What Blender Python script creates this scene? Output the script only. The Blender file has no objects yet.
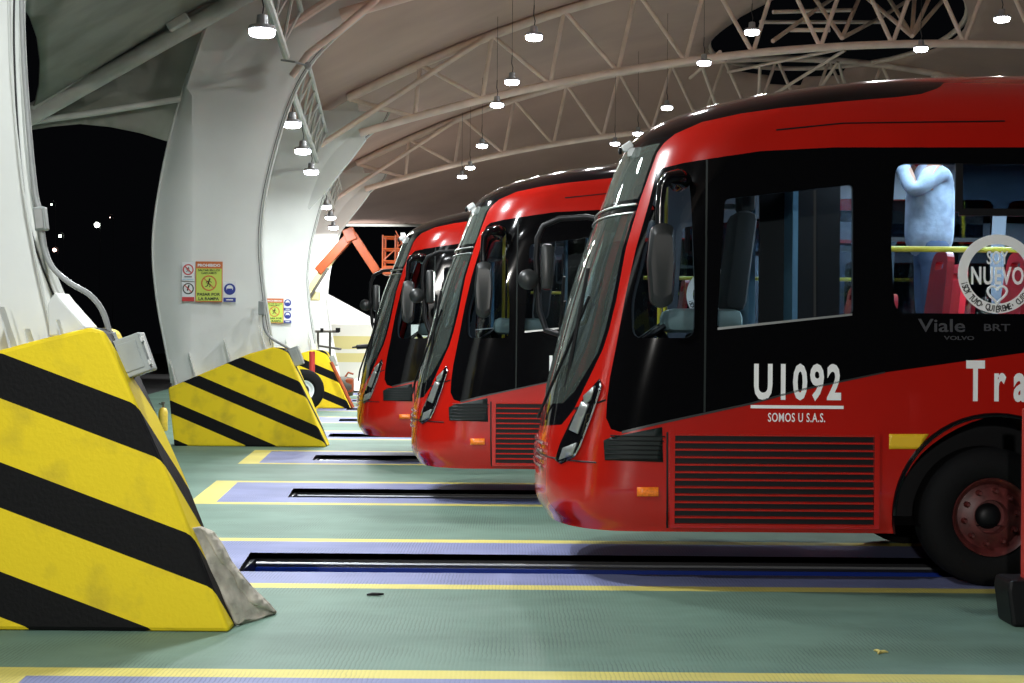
import bpy, bmesh, math, random
from mathutils import Vector, Matrix, noise
from mathutils.geometry import delaunay_2d_cdt
random.seed(7)
PI = math.pi
scene = bpy.context.scene
COL = scene.collection

# ------------------------------------------------------------------ camera
F = 1024 * 50 / 36.0
CAMH = 1.68
ROLL = 0.008
cam_d = bpy.data.cameras.new('camera')
cam_d.lens = 50; cam_d.sensor_width = 36; cam_d.clip_end = 600
cam = bpy.data.objects.new('camera', cam_d)
cam.location = (0, 0, CAMH)
cam.rotation_euler = (PI / 2, -ROLL, 0)
COL.objects.link(cam)
scene.camera = cam

# ------------------------------------------------------------------ world, exposure
w = bpy.data.worlds.new('night'); scene.world = w; w.use_nodes = True
w.node_tree.nodes['Background'].inputs[0].default_value = (0.010, 0.011, 0.014, 1)
w.node_tree.nodes['Background'].inputs[1].default_value = 0.15
vs = scene.view_settings
vs.view_transform = 'Standard'; vs.look = 'None'; vs.gamma = 1.0; vs.use_curve_mapping = False
vs.exposure = 0.0
LAMP_W = 128.0

def ray(px, py):
    u = (px - 512) / F; v = (341.5 - py) / F
    c, s = math.cos(ROLL), math.sin(ROLL)
    return Vector((c * u - s * v, 1.0, s * u + c * v))
def pt(px, py, d):
    r = ray(px, py)
    return Vector((0, 0, CAMH)) + r * d

# ------------------------------------------------------------------ materials
def nodes(m): return m.node_tree.nodes, m.node_tree.links
def mat(name, col, rough=0.5, metal=0.0, coat=0.0, emit=None, es=0.0, noise_amt=0.0, noise_scale=6.0, bump=0.0, bscale=60.0, dirt=None, spec=0.5):
    m = bpy.data.materials.new(name); m.use_nodes = True
    N, L = nodes(m); b = N['Principled BSDF']
    b.inputs['Base Color'].default_value = (*col, 1)
    b.inputs['Roughness'].default_value = rough
    b.inputs['Metallic'].default_value = metal
    b.inputs['Coat Weight'].default_value = coat
    b.inputs['Coat Roughness'].default_value = 0.05
    b.inputs['Specular IOR Level'].default_value = spec
    if emit:
        b.inputs['Emission Color'].default_value = (*emit, 1); b.inputs['Emission Strength'].default_value = es
    tc = N.new('ShaderNodeTexCoord')
    if noise_amt > 0:
        n = N.new('ShaderNodeTexNoise'); n.inputs['Scale'].default_value = noise_scale; n.inputs['Detail'].default_value = 6
        L.new(tc.outputs['Object'], n.inputs['Vector'])
        r = N.new('ShaderNodeMapRange'); r.inputs['From Min'].default_value = 0.35; r.inputs['From Max'].default_value = 0.7
        L.new(n.outputs['Fac'], r.inputs['Value'])
        mx = N.new('ShaderNodeMix'); mx.data_type = 'RGBA'
        d = dirt if dirt else tuple(c * (1 - noise_amt) for c in col)
        mx.inputs[6].default_value = (*col, 1); mx.inputs[7].default_value = (*d, 1)
        mm = N.new('ShaderNodeMath'); mm.operation = 'MULTIPLY'; mm.inputs[1].default_value = noise_amt if dirt else 1.0
        L.new(r.outputs['Result'], mm.inputs[0]); L.new(mm.outputs[0], mx.inputs[0])
        L.new(mx.outputs[2], b.inputs['Base Color'])
    if bump > 0:
        n2 = N.new('ShaderNodeTexNoise'); n2.inputs['Scale'].default_value = bscale; n2.inputs['Detail'].default_value = 4
        L.new(tc.outputs['Object'], n2.inputs['Vector'])
        bp = N.new('ShaderNodeBump'); bp.inputs['Strength'].default_value = bump; bp.inputs['Distance'].default_value = 0.01
        L.new(n2.outputs['Fac'], bp.inputs['Height']); L.new(bp.outputs[0], b.inputs['Normal'])
    return m
def glass(name, tint, refl=1.0, rough=0.01, ior=1.5, painted_sheen=0.0):
    m = bpy.data.materials.new(name); m.use_nodes = True
    N, L = nodes(m); N.remove(N['Principled BSDF'])
    out = N['Material Output']
    t = N.new('ShaderNodeBsdfTransparent'); t.inputs[0].default_value = (*tint, 1)
    g = N.new('ShaderNodeBsdfGlossy'); g.inputs['Roughness'].default_value = rough; g.inputs[0].default_value = (0.9 * refl, 0.95 * refl, 0.93 * refl, 1)
    fr = N.new('ShaderNodeFresnel'); fr.inputs[0].default_value = ior
    mx = N.new('ShaderNodeMixShader')
    L.new(fr.outputs[0], mx.inputs[0]); L.new(t.outputs[0], mx.inputs[1]); L.new(g.outputs[0], mx.inputs[2])
    if painted_sheen > 0:
        df = N.new('ShaderNodeBsdfDiffuse'); df.inputs[0].default_value = (0.42, 0.50, 0.44, 1)  # grey-green diffuse mixed in to imitate reflections on the glass
        m2 = N.new('ShaderNodeMixShader'); m2.inputs[0].default_value = painted_sheen
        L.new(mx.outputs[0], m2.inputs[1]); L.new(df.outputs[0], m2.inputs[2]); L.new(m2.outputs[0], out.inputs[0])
    else: L.new(mx.outputs[0], out.inputs[0])
    return m

M = {}
M['red'] = mat('red_paint', (0.47, 0.010, 0.005), 0.22, coat=0.6, noise_amt=0.10, noise_scale=1.5)
M['gloss_black'] = mat('gloss_black', (0.004, 0.004, 0.005), 0.08, coat=0.2, spec=0.4)
M['black'] = mat('matt_black', (0.005, 0.005, 0.006), 0.45, spec=0.25)
M['band'] = mat('black_side_band', (0.003, 0.003, 0.0035), 0.08, spec=0.28)
M['rubber'] = mat('rubber', (0.007, 0.007, 0.0075), 0.75, bump=0.2, spec=0.12)
M['vent'] = mat('vent_plastic', (0.007, 0.013, 0.012), 0.5, spec=0.25)
M['rim'] = mat('rim_red', (0.12, 0.022, 0.02), 0.45, noise_amt=0.5, noise_scale=14)
M['chrome'] = mat('chrome', (0.75, 0.75, 0.75), 0.15, metal=1.0)
M['silver'] = mat('silver_strip', (0.45, 0.47, 0.46), 0.3, metal=0.7)
M['lens'] = glass('lens_glass', (0.75, 0.78, 0.80))
M['amber'] = mat('amber_lens', (0.9, 0.22, 0.02), 0.25, noise_amt=0.4, noise_scale=60, emit=(0.9, 0.2, 0.02), es=0.12)
M['white_vinyl'] = mat('white_vinyl', (0.93, 0.93, 0.91), 0.5)
M['grey_vinyl'] = mat('grey_metal_letters', (0.10, 0.10, 0.11), 0.35, metal=0.5)
M['black_vinyl'] = mat('black_vinyl', (0.015, 0.015, 0.015), 0.5)
M['yellow_vinyl'] = mat('yellow_reflective', (0.85, 0.52, 0.02), 0.4)
M['windshield'] = glass('windshield_glass', (0.45, 0.53, 0.49), 1.0, ior=1.9, painted_sheen=0.08)
M['window'] = glass('window_glass', (0.72, 0.80, 0.84), 0.9)
M['window_dark'] = glass('dark_window_glass', (0.20, 0.25, 0.30), 0.9)
M['sign_glass'] = glass('sign_glass', (0.10, 0.12, 0.11), 1.0, ior=2.0, painted_sheen=0.14)
M['lining'] = mat('grey_lining', (0.06, 0.07, 0.085), 0.6)
M['int_floor'] = mat('bus_floor', (0.06, 0.065, 0.07), 0.6)
M['seat_red'] = mat('red_seat_plastic', (0.36, 0.008, 0.015), 0.3)
M['seat_dark'] = mat('driver_seat_fabric', (0.02, 0.024, 0.026), 0.8)
M['seat_grey'] = mat('driver_seat_cushion', (0.20, 0.27, 0.26), 0.6)
M['dash'] = mat('dashboard', (0.10, 0.13, 0.12), 0.5)
M['yellow_pole'] = mat('yellow_pole', (0.75, 0.62, 0.05), 0.35)
M['bus_light'] = mat('bus_light', (1, 1, 1), 0.5, emit=(0.75, 0.88, 1.0), es=9)
M['panel_blue'] = mat('partition_blue', (0.10, 0.22, 0.32), 0.5)
M['mirror'] = mat('mirror_glass', (0.35, 0.38, 0.38), 0.08, metal=1.0)
M['mirror_back'] = mat('mirror_shell', (0.016, 0.018, 0.018), 0.35)

M['membrane'] = mat('pylon_cladding', (0.72, 0.74, 0.70), 0.6, noise_amt=0.12, noise_scale=0.8, bump=0.06, bscale=30)
M['roof'] = mat('roof_membrane', (0.52, 0.35, 0.285), 0.8, noise_amt=0.15, noise_scale=0.5)
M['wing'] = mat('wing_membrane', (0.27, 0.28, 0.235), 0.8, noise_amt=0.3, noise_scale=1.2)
M['steel'] = mat('painted_steel', (0.80, 0.64, 0.53), 0.5, noise_amt=0.15, noise_scale=3)
M['steel_grey'] = mat('painted_steel_grey', (0.50, 0.51, 0.46), 0.5, noise_amt=0.2, noise_scale=3)
M['cable'] = mat('cable_black', (0.02, 0.02, 0.02), 0.6)
M['trim'] = mat('grey_rope_edge', (0.62, 0.64, 0.60), 0.5)
M['fin'] = mat('steel_fin', (0.60, 0.61, 0.58), 0.4)
M['lamp_body'] = mat('lamp_body', (0.35, 0.36, 0.37), 0.4, metal=0.5)
M['lamp_on'] = mat('lamp_lens', (1, 1, 1), 0.5, emit=(0.93, 0.97, 1.0), es=26)
M['grey_box'] = mat('grey_enclosure', (0.36, 0.39, 0.37), 0.45, noise_amt=0.15, noise_scale=8)
M['conduit'] = mat('conduit', (0.30, 0.31, 0.30), 0.45, bump=0.3, bscale=90)
M['board'] = mat('worn_board', (0.60, 0.55, 0.45), 0.8, noise_amt=0.55, noise_scale=9, dirt=(0.16, 0.14, 0.12), bump=0.5, bscale=25)
M['board_edge'] = mat('board_edge', (0.12, 0.10, 0.08), 0.9)
M['orange'] = mat('orange_lift', (0.42, 0.075, 0.012), 0.45, noise_amt=0.3, noise_scale=4)
M['cream'] = mat('cream_boom', (0.70, 0.62, 0.30), 0.5)
M['rusty'] = mat('rust_red', (0.45, 0.04, 0.03), 0.5)
M['tarp'] = mat('white_tarpaulin', (0.80, 0.79, 0.75), 0.7, noise_amt=0.3, noise_scale=1.0, bump=0.5, bscale=2)
M['tent'] = mat('white_tent', (0.93, 0.93, 0.91), 0.7)
M['yellow_wall'] = mat('yellow_board', (0.80, 0.70, 0.30), 0.6)
M['cream_wall'] = mat('cream_board', (0.90, 0.88, 0.78), 0.6)
M['dark_steel'] = mat('dark_steel', (0.09, 0.08, 0.06), 0.6)
M['jacket'] = mat('pale_denim_jacket', (0.46, 0.56, 0.72), 0.8, noise_amt=0.45, noise_scale=9, bump=1.0, bscale=9)
M['jeans'] = mat('blue_trousers', (0.07, 0.11, 0.20), 0.8)
M['skin'] = mat('skin', (0.50, 0.28, 0.19), 0.55)
M['hair'] = mat('dark_hair', (0.02, 0.015, 0.012), 0.6)
M['cloth_red'] = mat('red_cloth', (0.55, 0.02, 0.03), 0.8)
M['pit_black'] = mat('pit_black', (0.008, 0.008, 0.010), 0.35)
M['pit_blue'] = mat('pit_blue_paint', (0.010, 0.035, 0.28), 0.25)
M['pit_steel'] = mat('pit_rail', (0.30, 0.31, 0.33), 0.35, metal=0.6)
M['extinguisher'] = mat('yellow_tank', (0.72, 0.50, 0.05), 0.45, noise_amt=0.4, noise_scale=8)
M['lightdot'] = mat('far_lamp_white', (1, 1, 1), 0.5, emit=(0.9, 1.0, 0.85), es=12)
M['lightdot_warm'] = mat('far_lamp_warm', (1, 1, 1), 0.5, emit=(1.0, 0.62, 0.5), es=12)
M['sign_green'] = mat('sign_lime', (0.60, 0.72, 0.12), 0.5)
M['sign_orange'] = mat('sign_orange', (0.62, 0.17, 0.05), 0.5)
M['sign_red'] = mat('sign_red', (0.60, 0.06, 0.06), 0.5)
M['sign_blue'] = mat('sign_blue', (0.03, 0.05, 0.30), 0.5)
M['sign_white'] = mat('sign_white', (0.80, 0.82, 0.82), 0.5)
M['sign_black'] = mat('sign_black', (0.03, 0.04, 0.02), 0.5)
M['sign_pale'] = mat('sign_pale_blue', (0.50, 0.66, 0.74), 0.5)
M['leaf'] = mat('yellow_scrap', (0.6, 0.5, 0.15), 0.7)
M['asphalt'] = mat('asphalt', (0.05, 0.05, 0.05), 0.9, noise_amt=0.3, noise_scale=3)

def floor_mat(name, col, dark, line_amt=0.42, rough=0.62):
    m = bpy.data.materials.new(name); m.use_nodes = True
    N, L = nodes(m); b = N['Principled BSDF']
    tc = N.new('ShaderNodeTexCoord')
    n = N.new('ShaderNodeTexNoise'); n.inputs['Scale'].default_value = 0.9; n.inputs['Detail'].default_value = 8; n.inputs['Roughness'].default_value = 0.65
    mp0 = N.new('ShaderNodeMapping'); mp0.inputs['Scale'].default_value = (0.6, 1.3, 1)
    L.new(tc.outputs['Object'], mp0.inputs[0]); L.new(mp0.outputs[0], n.inputs['Vector'])
    r = N.new('ShaderNodeMapRange'); r.inputs['From Min'].default_value = 0.40; r.inputs['From Max'].default_value = 0.72
    L.new(n.outputs['Fac'], r.inputs['Value'])
    mx = N.new('ShaderNodeMix'); mx.data_type = 'RGBA'
    mx.inputs[6].default_value = (*col, 1); mx.inputs[7].default_value = (*dark, 1)
    L.new(r.outputs['Result'], mx.inputs[0])
    # broomed grooves running in depth, wobbly
    mp = N.new('ShaderNodeMapping'); mp.inputs['Scale'].default_value = (1, 0.7, 1)
    wv = N.new('ShaderNodeTexWave'); wv.bands_direction = 'X'; wv.inputs['Scale'].default_value = 13.0
    wv.inputs['Distortion'].default_value = 3.2; wv.inputs['Detail'].default_value = 2; wv.inputs['Detail Scale'].default_value = 0.9
    L.new(tc.outputs['Object'], mp.inputs[0]); L.new(mp.outputs[0], wv.inputs['Vector'])
    r2 = N.new('ShaderNodeMapRange'); r2.inputs['From Min'].default_value = 0.0; r2.inputs['From Max'].default_value = 0.35
    r2.inputs['To Min'].default_value = line_amt; r2.inputs['To Max'].default_value = 0.0
    L.new(wv.outputs['Fac'], r2.inputs['Value'])
    n3 = N.new('ShaderNodeTexNoise'); n3.inputs['Scale'].default_value = 1.6; n3.inputs['Detail'].default_value = 3
    L.new(tc.outputs['Object'], n3.inputs['Vector'])
    r3 = N.new('ShaderNodeMapRange'); r3.inputs['From Min'].default_value = 0.42; r3.inputs['From Max'].default_value = 0.6
    L.new(n3.outputs['Fac'], r3.inputs['Value'])
    mu = N.new('ShaderNodeMath'); mu.operation = 'MULTIPLY'; L.new(r2.outputs[0], mu.inputs[0]); L.new(r3.outputs[0], mu.inputs[1])
    mx2 = N.new('ShaderNodeMix'); mx2.data_type = 'RGBA'; mx2.inputs[7].default_value = (0.03, 0.04, 0.035, 1)
    L.new(mx.outputs[2], mx2.inputs[6]); L.new(mu.outputs[0], mx2.inputs[0])
    L.new(mx2.outputs[2], b.inputs['Base Color'])
    bp = N.new('ShaderNodeBump'); bp.inputs['Strength'].default_value = 0.12; bp.inputs['Distance'].default_value = 0.004
    L.new(wv.outputs['Fac'], bp.inputs['Height']); L.new(bp.outputs[0], b.inputs['Normal'])
    b.inputs['Roughness'].default_value = rough
    b.inputs['Specular IOR Level'].default_value = 0.3
    return m
M['f_green'] = floor_mat('green_floor_paint', (0.140, 0.232, 0.180), (0.085, 0.150, 0.115))
M['f_lilac'] = floor_mat('lilac_floor_paint', (0.215, 0.235, 0.420), (0.135, 0.155, 0.30))
M['f_yellow'] = floor_mat('yellow_floor_paint', (0.66, 0.57, 0.14), (0.45, 0.39, 0.11), 0.25)

def stripe_mat(name, k, top, period, width, gy=1.3):
    """yellow with diagonal black bands; band phase u = z + k*x + gy*y in object space"""
    m = bpy.data.materials.new(name); m.use_nodes = True
    N, L = nodes(m); b = N['Principled BSDF']
    tc = N.new('ShaderNodeTexCoord'); sp = N.new('ShaderNodeSeparateXYZ'); L.new(tc.outputs['Object'], sp.inputs[0])
    def ma(op, a, bb):
        n = N.new('ShaderNodeMath'); n.operation = op
        for i, q in enumerate((a, bb)):
            if q is None: continue
            if isinstance(q, (int, float)): n.inputs[i].default_value = q
            else: L.new(q, n.inputs[i])
        return n.outputs[0]
    u = ma('ADD', sp.outputs['Z'], ma('MULTIPLY', sp.outputs['X'], k))
    u = ma('ADD', u, ma('MULTIPLY', sp.outputs['Y'], gy))
    v = ma('SUBTRACT', top, u)
    fr = ma('FLOORED_MODULO', v, period)
    isb = ma('LESS_THAN', fr, width)
    n = N.new('ShaderNodeTexNoise'); n.inputs['Scale'].default_value = 3.5; n.inputs['Detail'].default_value = 8
    L.new(tc.outputs['Object'], n.inputs['Vector'])
    r = N.new('ShaderNodeMapRange'); r.inputs['From Min'].default_value = 0.50; r.inputs['From Max'].default_value = 0.78
    r.inputs['To Max'].default_value = 0.55
    L.new(n.outputs['Fac'], r.inputs['Value'])
    c1 = N.new('ShaderNodeMix'); c1.data_type = 'RGBA'; c1.inputs[6].default_value = (0.88, 0.66, 0.022, 1); c1.inputs[7].default_value = (0.38, 0.28, 0.04, 1)
    L.new(r.outputs[0], c1.inputs[0])
    c2 = N.new('ShaderNodeMix'); c2.data_type = 'RGBA'; c2.inputs[7].default_value = (0.006, 0.006, 0.0065, 1)
    L.new(c1.outputs[2], c2.inputs[6]); L.new(isb, c2.inputs[0]); L.new(c2.outputs[2], b.inputs['Base Color'])
    b.inputs['Roughness'].default_value = 0.55; b.inputs['Specular IOR Level'].default_value = 0.15
    n2 = N.new('ShaderNodeTexNoise'); n2.inputs['Scale'].default_value = 40
    L.new(tc.outputs['Object'], n2.inputs['Vector'])
    bp = N.new('ShaderNodeBump'); bp.inputs['Strength'].default_value = 0.2; bp.inputs['Distance'].default_value = 0.01
    L.new(n2.outputs['Fac'], bp.inputs['Height']); L.new(bp.outputs[0], b.inputs['Normal'])
    return m

# ------------------------------------------------------------------ helpers
def obj(name, bm, m, parent=None, smooth=False, loc=None):
    me = bpy.data.meshes.new(name)
    if smooth:
        for f in bm.faces: f.smooth = True
    bm.normal_update()
    bm.to_mesh(me); bm.free()
    for q in (m if isinstance(m, (list, tuple)) else [m]): me.materials.append(q)
    o = bpy.data.objects.new(name, me); COL.objects.link(o)
    if parent: o.parent = parent
    if loc is not None: o.location = loc
    if smooth:
        md = None
        try:
            me.set_sharp_from_angle(angle=math.radians(40))
        except Exception: pass
    return o
def tag(o, label, cat, group=None, kind=None):
    o['label'] = label; o['category'] = cat
    if group: o['group'] = group
    if kind: o['kind'] = kind
    return o
def thing(name, label, cat, loc=(0, 0, 0), rz=0, group=None):
    o = bpy.data.objects.new(name, None); COL.objects.link(o)
    o.location = loc; o.rotation_euler = (0, 0, rz); o.empty_display_size = 0.3
    return tag(o, label, cat, group)
def copy_tree(o, parent=None):
    c = o.copy(); COL.objects.link(c)
    if parent: c.parent = parent
    for ch in list(o.children): copy_tree(ch, c)
    return c
def box(bm, c, s, rot=None, bevel=0.0, mi=0):
    mx = Matrix.Translation(Vector(c)) @ (rot.to_4x4() if rot else Matrix.Identity(4)) @ Matrix.Diagonal((*s, 1))
    r = bmesh.ops.create_cube(bm, size=1.0, matrix=mx)
    fs = set(f for v in r['verts'] for f in v.link_faces)
    for f in fs: f.material_index = mi
    if bevel > 0:
        es = list(set(e for v in r['verts'] for e in v.link_edges))
        bmesh.ops.bevel(bm, geom=es, offset=bevel, segments=2, affect='EDGES', profile=0.5)
def tube(bm, pts, r, seg=8, cap=True, mi=0):
    pts = [Vector(p) for p in pts]
    rs = r if isinstance(r, (list, tuple)) else [r] * len(pts)
    rings = []
    up = Vector((0, 0, 1))
    prev = None
    for i, p in enumerate(pts):
        if i == 0: t = pts[1] - pts[0]
        elif i == len(pts) - 1: t = pts[-1] - pts[-2]
        else: t = (pts[i + 1] - pts[i]).normalized() + (pts[i] - pts[i - 1]).normalized()
        t.normalize()
        if prev is None:
            a = t.cross(up)
            if a.length < 0.05: a = t.cross(Vector((1, 0, 0)))
        else:
            a = prev - t * prev.dot(t)
        a.normalize(); b = t.cross(a); prev = a
        rings.append([bm.verts.new(p + (a * math.cos(2 * PI * k / seg) + b * math.sin(2 * PI * k / seg)) * rs[i]) for k in range(seg)])
    for i in range(len(rings) - 1):
        for k in range(seg):
            f = bm.faces.new((rings[i][k], rings[i][(k + 1) % seg], rings[i + 1][(k + 1) % seg], rings[i + 1][k])); f.material_index = mi
    if cap:
        bm.faces.new(list(reversed(rings[0]))).material_index = mi; bm.faces.new(rings[-1]).material_index = mi
def lathe(bm, prof, seg=32, axis='Z', c=(0, 0, 0), mi=0):
    rings = []
    c = Vector(c)
    for (r, h) in prof:
        ring = []
        for k in range(seg):
            a = 2 * PI * k / seg
            if axis == 'Z': v = Vector((r * math.cos(a), r * math.sin(a), h))
            elif axis == 'Y': v = Vector((r * math.cos(a), h, r * math.sin(a)))
            else: v = Vector((h, r * math.cos(a), r * math.sin(a)))
            ring.append(bm.verts.new(c + v))
        rings.append(ring)
    for i in range(len(rings) - 1):
        for k in range(seg):
            f = bm.faces.new((rings[i][k], rings[i][(k + 1) % seg], rings[i + 1][(k + 1) % seg], rings[i + 1][k])); f.material_index = mi
    if prof[0][0] <= 0.11: bm.faces.new(rings[0])
    if prof[-1][0] <= 0.11: bm.faces.new(rings[-1])
    bmesh.ops.recalc_face_normals(bm, faces=bm.faces)
def prism(bm, poly, y0, y1, bevel=0.0, mi=0):
    """poly in (x,z) extruded along y"""
    a = [bm.verts.new((x, y0, z)) for x, z in poly]; b = [bm.verts.new((x, y1, z)) for x, z in poly]
    n = len(poly); fs = [bm.faces.new(a), bm.faces.new(list(reversed(b)))]
    for i in range(n):
        fs.append(bm.faces.new((a[i], b[i], b[(i + 1) % n], a[(i + 1) % n])))
    for f in fs: f.material_index = mi
    bmesh.ops.recalc_face_normals(bm, faces=fs)
    if bevel > 0:
        es = list(set(e for f in fs for e in f.edges))
        bmesh.ops.bevel(bm, geom=es, offset=bevel, segments=2, affect='EDGES', profile=0.5)
def pip(x, y, poly):
    c = False; j = len(poly) - 1
    for i in range(len(poly)):
        xi, yi = poly[i]; xj, yj = poly[j]
        if (yi > y) != (yj > y) and x < (xj - xi) * (y - yi) / (yj - yi) + xi: c = not c
        j = i
    return c
def dens(poly, step, closed=True):
    out = []
    n = len(poly)
    for i in range(n if closed else n - 1):
        a = poly[i]; b = poly[(i + 1) % n]
        L = math.hypot(b[0] - a[0], b[1] - a[1]); k = max(1, int(math.ceil(L / step)))
        for q in range(k):
            t = q / k; out.append((a[0] + (b[0] - a[0]) * t, a[1] + (b[1] - a[1]) * t))
    if not closed: out.append(poly[-1])
    return out
def rounded(poly, r, seg=5):
    out = []; n = len(poly)
    for i in range(n):
        p = Vector(poly[i]); a = Vector(poly[i - 1]); b = Vector(poly[(i + 1) % n])
        da = (a - p); db = (b - p); rr = min(r, da.length * 0.45, db.length * 0.45)
        p0 = p + da.normalized() * rr; p1 = p + db.normalized() * rr
        for k in range(seg + 1):
            t = k / seg
            q = p0 * (1 - t) ** 2 + p * 2 * t * (1 - t) + p1 * t * t
            out.append((q.x, q.y))
    return out
def cdt(polys, pts, eps=1e-5, ot=0):
    vs_ = []; es = []
    for poly in polys:
        b = len(vs_); vs_ += [Vector(p) for p in poly]; n = len(poly)
        es += [(b + i, b + (i + 1) % n) for i in range(n)]
    vs_ += [Vector(p) for p in pts]
    r = delaunay_2d_cdt(vs_, es, [], ot, eps)
    return r[0], r[2]
def sheet(bm, poly, fn, step, thick=None, grid=None):
    """triangulate a 2-D polygon and map by fn(u,v)->Vector"""
    g = grid or step
    xs = [p[0] for p in poly]; ys = [p[1] for p in poly]
    inner = []
    x = min(xs) + g * 0.5
    while x < max(xs):
        y = min(ys) + g * 0.5
        while y < max(ys):
            if pip(x, y, poly): inner.append((x, y))
            y += g
        x += g
    V, T = cdt([dens(poly, step)], inner)
    bv = [bm.verts.new(fn(v[0], v[1])) for v in V]
    for t in T:
        cx = sum(V[i][0] for i in t) / 3; cy = sum(V[i][1] for i in t) / 3
        if pip(cx, cy, poly):
            try: bm.faces.new([bv[i] for i in t])
            except ValueError: pass
    loose = [v for v in bm.verts if not v.link_faces]
    bmesh.ops.delete(bm, geom=loose, context='VERTS')
def solidify(o, t, off=0.0):
    md = o.modifiers.new('thickness', 'SOLIDIFY'); md.thickness = t; md.offset = off; return o
def text_mesh(body, size=1.0, offset=0.0, extrude=0.002, xs=1.0, spacing=1.0):
    c = bpy.data.curves.new('lettering', 'FONT'); c.body = body; c.size = size; c.offset = offset; c.extrude = extrude
    c.align_x = 'CENTER'; c.align_y = 'CENTER'; c.space_character = spacing; c.resolution_u = 3
    o = bpy.data.objects.new('lettering', c); COL.objects.link(o)
    dg = bpy.context.evaluated_depsgraph_get()
    me = bpy.data.meshes.new_from_object(o.evaluated_get(dg))
    bpy.data.objects.remove(o); bpy.data.curves.remove(c)
    v = [x.co for x in me.vertices]
    x0 = min(p.x for p in v); x1 = max(p.x for p in v); y0 = min(p.y for p in v); y1 = max(p.y for p in v)
    for p in me.vertices: p.co.x -= (x0 + x1) / 2; p.co.y -= (y0 + y1) / 2
    return me, x1 - x0, y1 - y0
def text_obj(name, body, w_, h_, loc, m, parent=None, offset=0.0, spacing=1.0, rx=PI / 2, ry=0.0, rz=0.0, ex=0.002):
    """lettering w_ wide and h_ high in the XZ plane facing -Y"""
    me, w0, h0 = text_mesh(body, 1.0, offset, 0.01, spacing=spacing)
    for p in me.vertices: p.co.x *= w_ / w0; p.co.y *= h_ / h0; p.co.z *= ex / 0.01
    me.materials.append(m)
    o = bpy.data.objects.new(name, me); COL.objects.link(o)
    o.matrix_local = Matrix.Translation(Vector(loc)) @ Matrix.Rotation(rz, 4, 'Z') @ Matrix.Rotation(ry, 4, 'Y') @ Matrix.Rotation(rx, 4, 'X')
    if parent: o.parent = parent
    return o

# ------------------------------------------------------------------ layout constants
SK = -0.0925                       # the row of pylons runs slightly askew to the lanes
def rowx(Y): return -1.62 + SK * (Y - 8.15)
LANES = [6.05, 10.83, 15.70, 20.40, 25.20, 30.0, 34.8, 39.6, 44.4]

# ------------------------------------------------------------------ floor
def build_floor():
    outer = [(-5.5 - 0, -4), (30, -4), (30, 52), (-12, 52)]
    polys = []; lil = []; yel = []; pits = []
    for c in LANES:
        xs = lambda Y: -2.01 - 0.084 * (Y - 10.75)
        o = 0.70
        yo = [(xs(c - 1.2) - o - 0.27, c - 1.2), (29, c - 1.2), (29, c + 1.2), (xs(c + 1.2) - o - 0.27, c + 1.2)]
        yi = [(xs(c - 1.02) - o, c - 1.02), (29, c - 1.02), (29, c + 1.02), (xs(c + 1.02) - o, c + 1.02)]
        pi_ = [(xs(c - 0.53), c - 0.53), (24, c - 0.53), (24, c + 0.38), (xs(c + 0.38), c + 0.38)]
        yel.append(yo); lil.append(yi); pits.append(pi_)
        polys += [yo, yi, pi_]
    V, T = cdt([outer] + polys, [])
    bm = bmesh.new(); bv = [bm.verts.new((v[0], v[1], 0)) for v in V]
    for t in T:
        cx = sum(V[i][0] for i in t) / 3; cy = sum(V[i][1] for i in t) / 3
        if any(pip(cx, cy, p) for p in pits) or not pip(cx, cy, outer): continue
        mi = 0
        if any(pip(cx, cy, p) for p in lil): mi = 1
        elif any(pip(cx, cy, p) for p in yel): mi = 2
        f = bm.faces.new([bv[i] for i in t]); f.material_index = mi
    bmesh.ops.recalc_face_normals(bm, faces=bm.faces)
    if sum(f.normal.z for f in bm.faces) < 0: bmesh.ops.reverse_faces(bm, faces=bm.faces)
    o = obj('floor', bm, [M['f_green'], M['f_lilac'], M['f_yellow']])
    o['kind'] = 'structure'; o['label'] = 'green painted concrete floor with yellow and lilac lane markings'
    bm = bmesh.new(); box(bm, (0, 120, -1.9), (500, 400, 0.4))
    g = obj('ground', bm, M['asphalt']); g['kind'] = 'structure'
    bm = bmesh.new(); box(bm, (-108.9, 24, -0.9), (200, 56, 1.6)); box(bm, (-8.9 - 0.0, 80, -0.9), (400, 56, 1.6))
    g = obj('yard', bm, M['asphalt']); g['kind'] = 'structure'
    words = ['nearest lane, at the bottom edge of the picture', 'under the closest bus with the number U1092', 'under the second bus from the front', 'under the third bus, the farthest one', 'fourth behind the closest bus, beyond the third bus', 'thin dark line beside the third striped base', 'farthest, just in front of the third striped base', 'eighth, beyond the third ramp', 'last, in front of the tarpaulin']
    for i, c in enumerate(LANES[:7]):
        x0 = -2.01 - 0.084 * (c - 10.8)
        p = thing('inspection_pit', 'long inspection pit, ' + words[i], 'inspection pit', (x0, c - 0.075, 0), group='inspection pits in the floor')
        L = 24 - x0; hw = 0.455
        bm = bmesh.new()
        # walls
        sx = SK * hw
        for s in (-1, 1):
            box(bm, (L / 2, s * (hw + 0.03), -0.75), (L, 0.06, 1.4))
        box(bm, (-0.03, 0, -0.75), (0.08, 0.95, 1.4)); box(bm, (L + 0.0, 0, -0.75), (0.06, 0.95, 1.4))
        box(bm, (L / 2, 0, -1.45), (L, 0.95, 0.04))
        obj('pit_wall', bm, M['pit_black'], p)
        bm = bmesh.new(); box(bm, (L / 2, hw - 0.02, -0.245), (L, 0.05, 0.27)); box(bm, (L / 2, -hw + 0.02, -0.26), (L, 0.05, 0.28))
        obj('blue_band', bm, M['pit_blue'], p)
        bm = bmesh.new(); tube(bm, [(0.02, hw - 0.06, -0.075), (L, hw - 0.06, -0.075)], 0.012)
        obj('rail', bm, M['pit_steel'], p)
build_floor()

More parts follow.
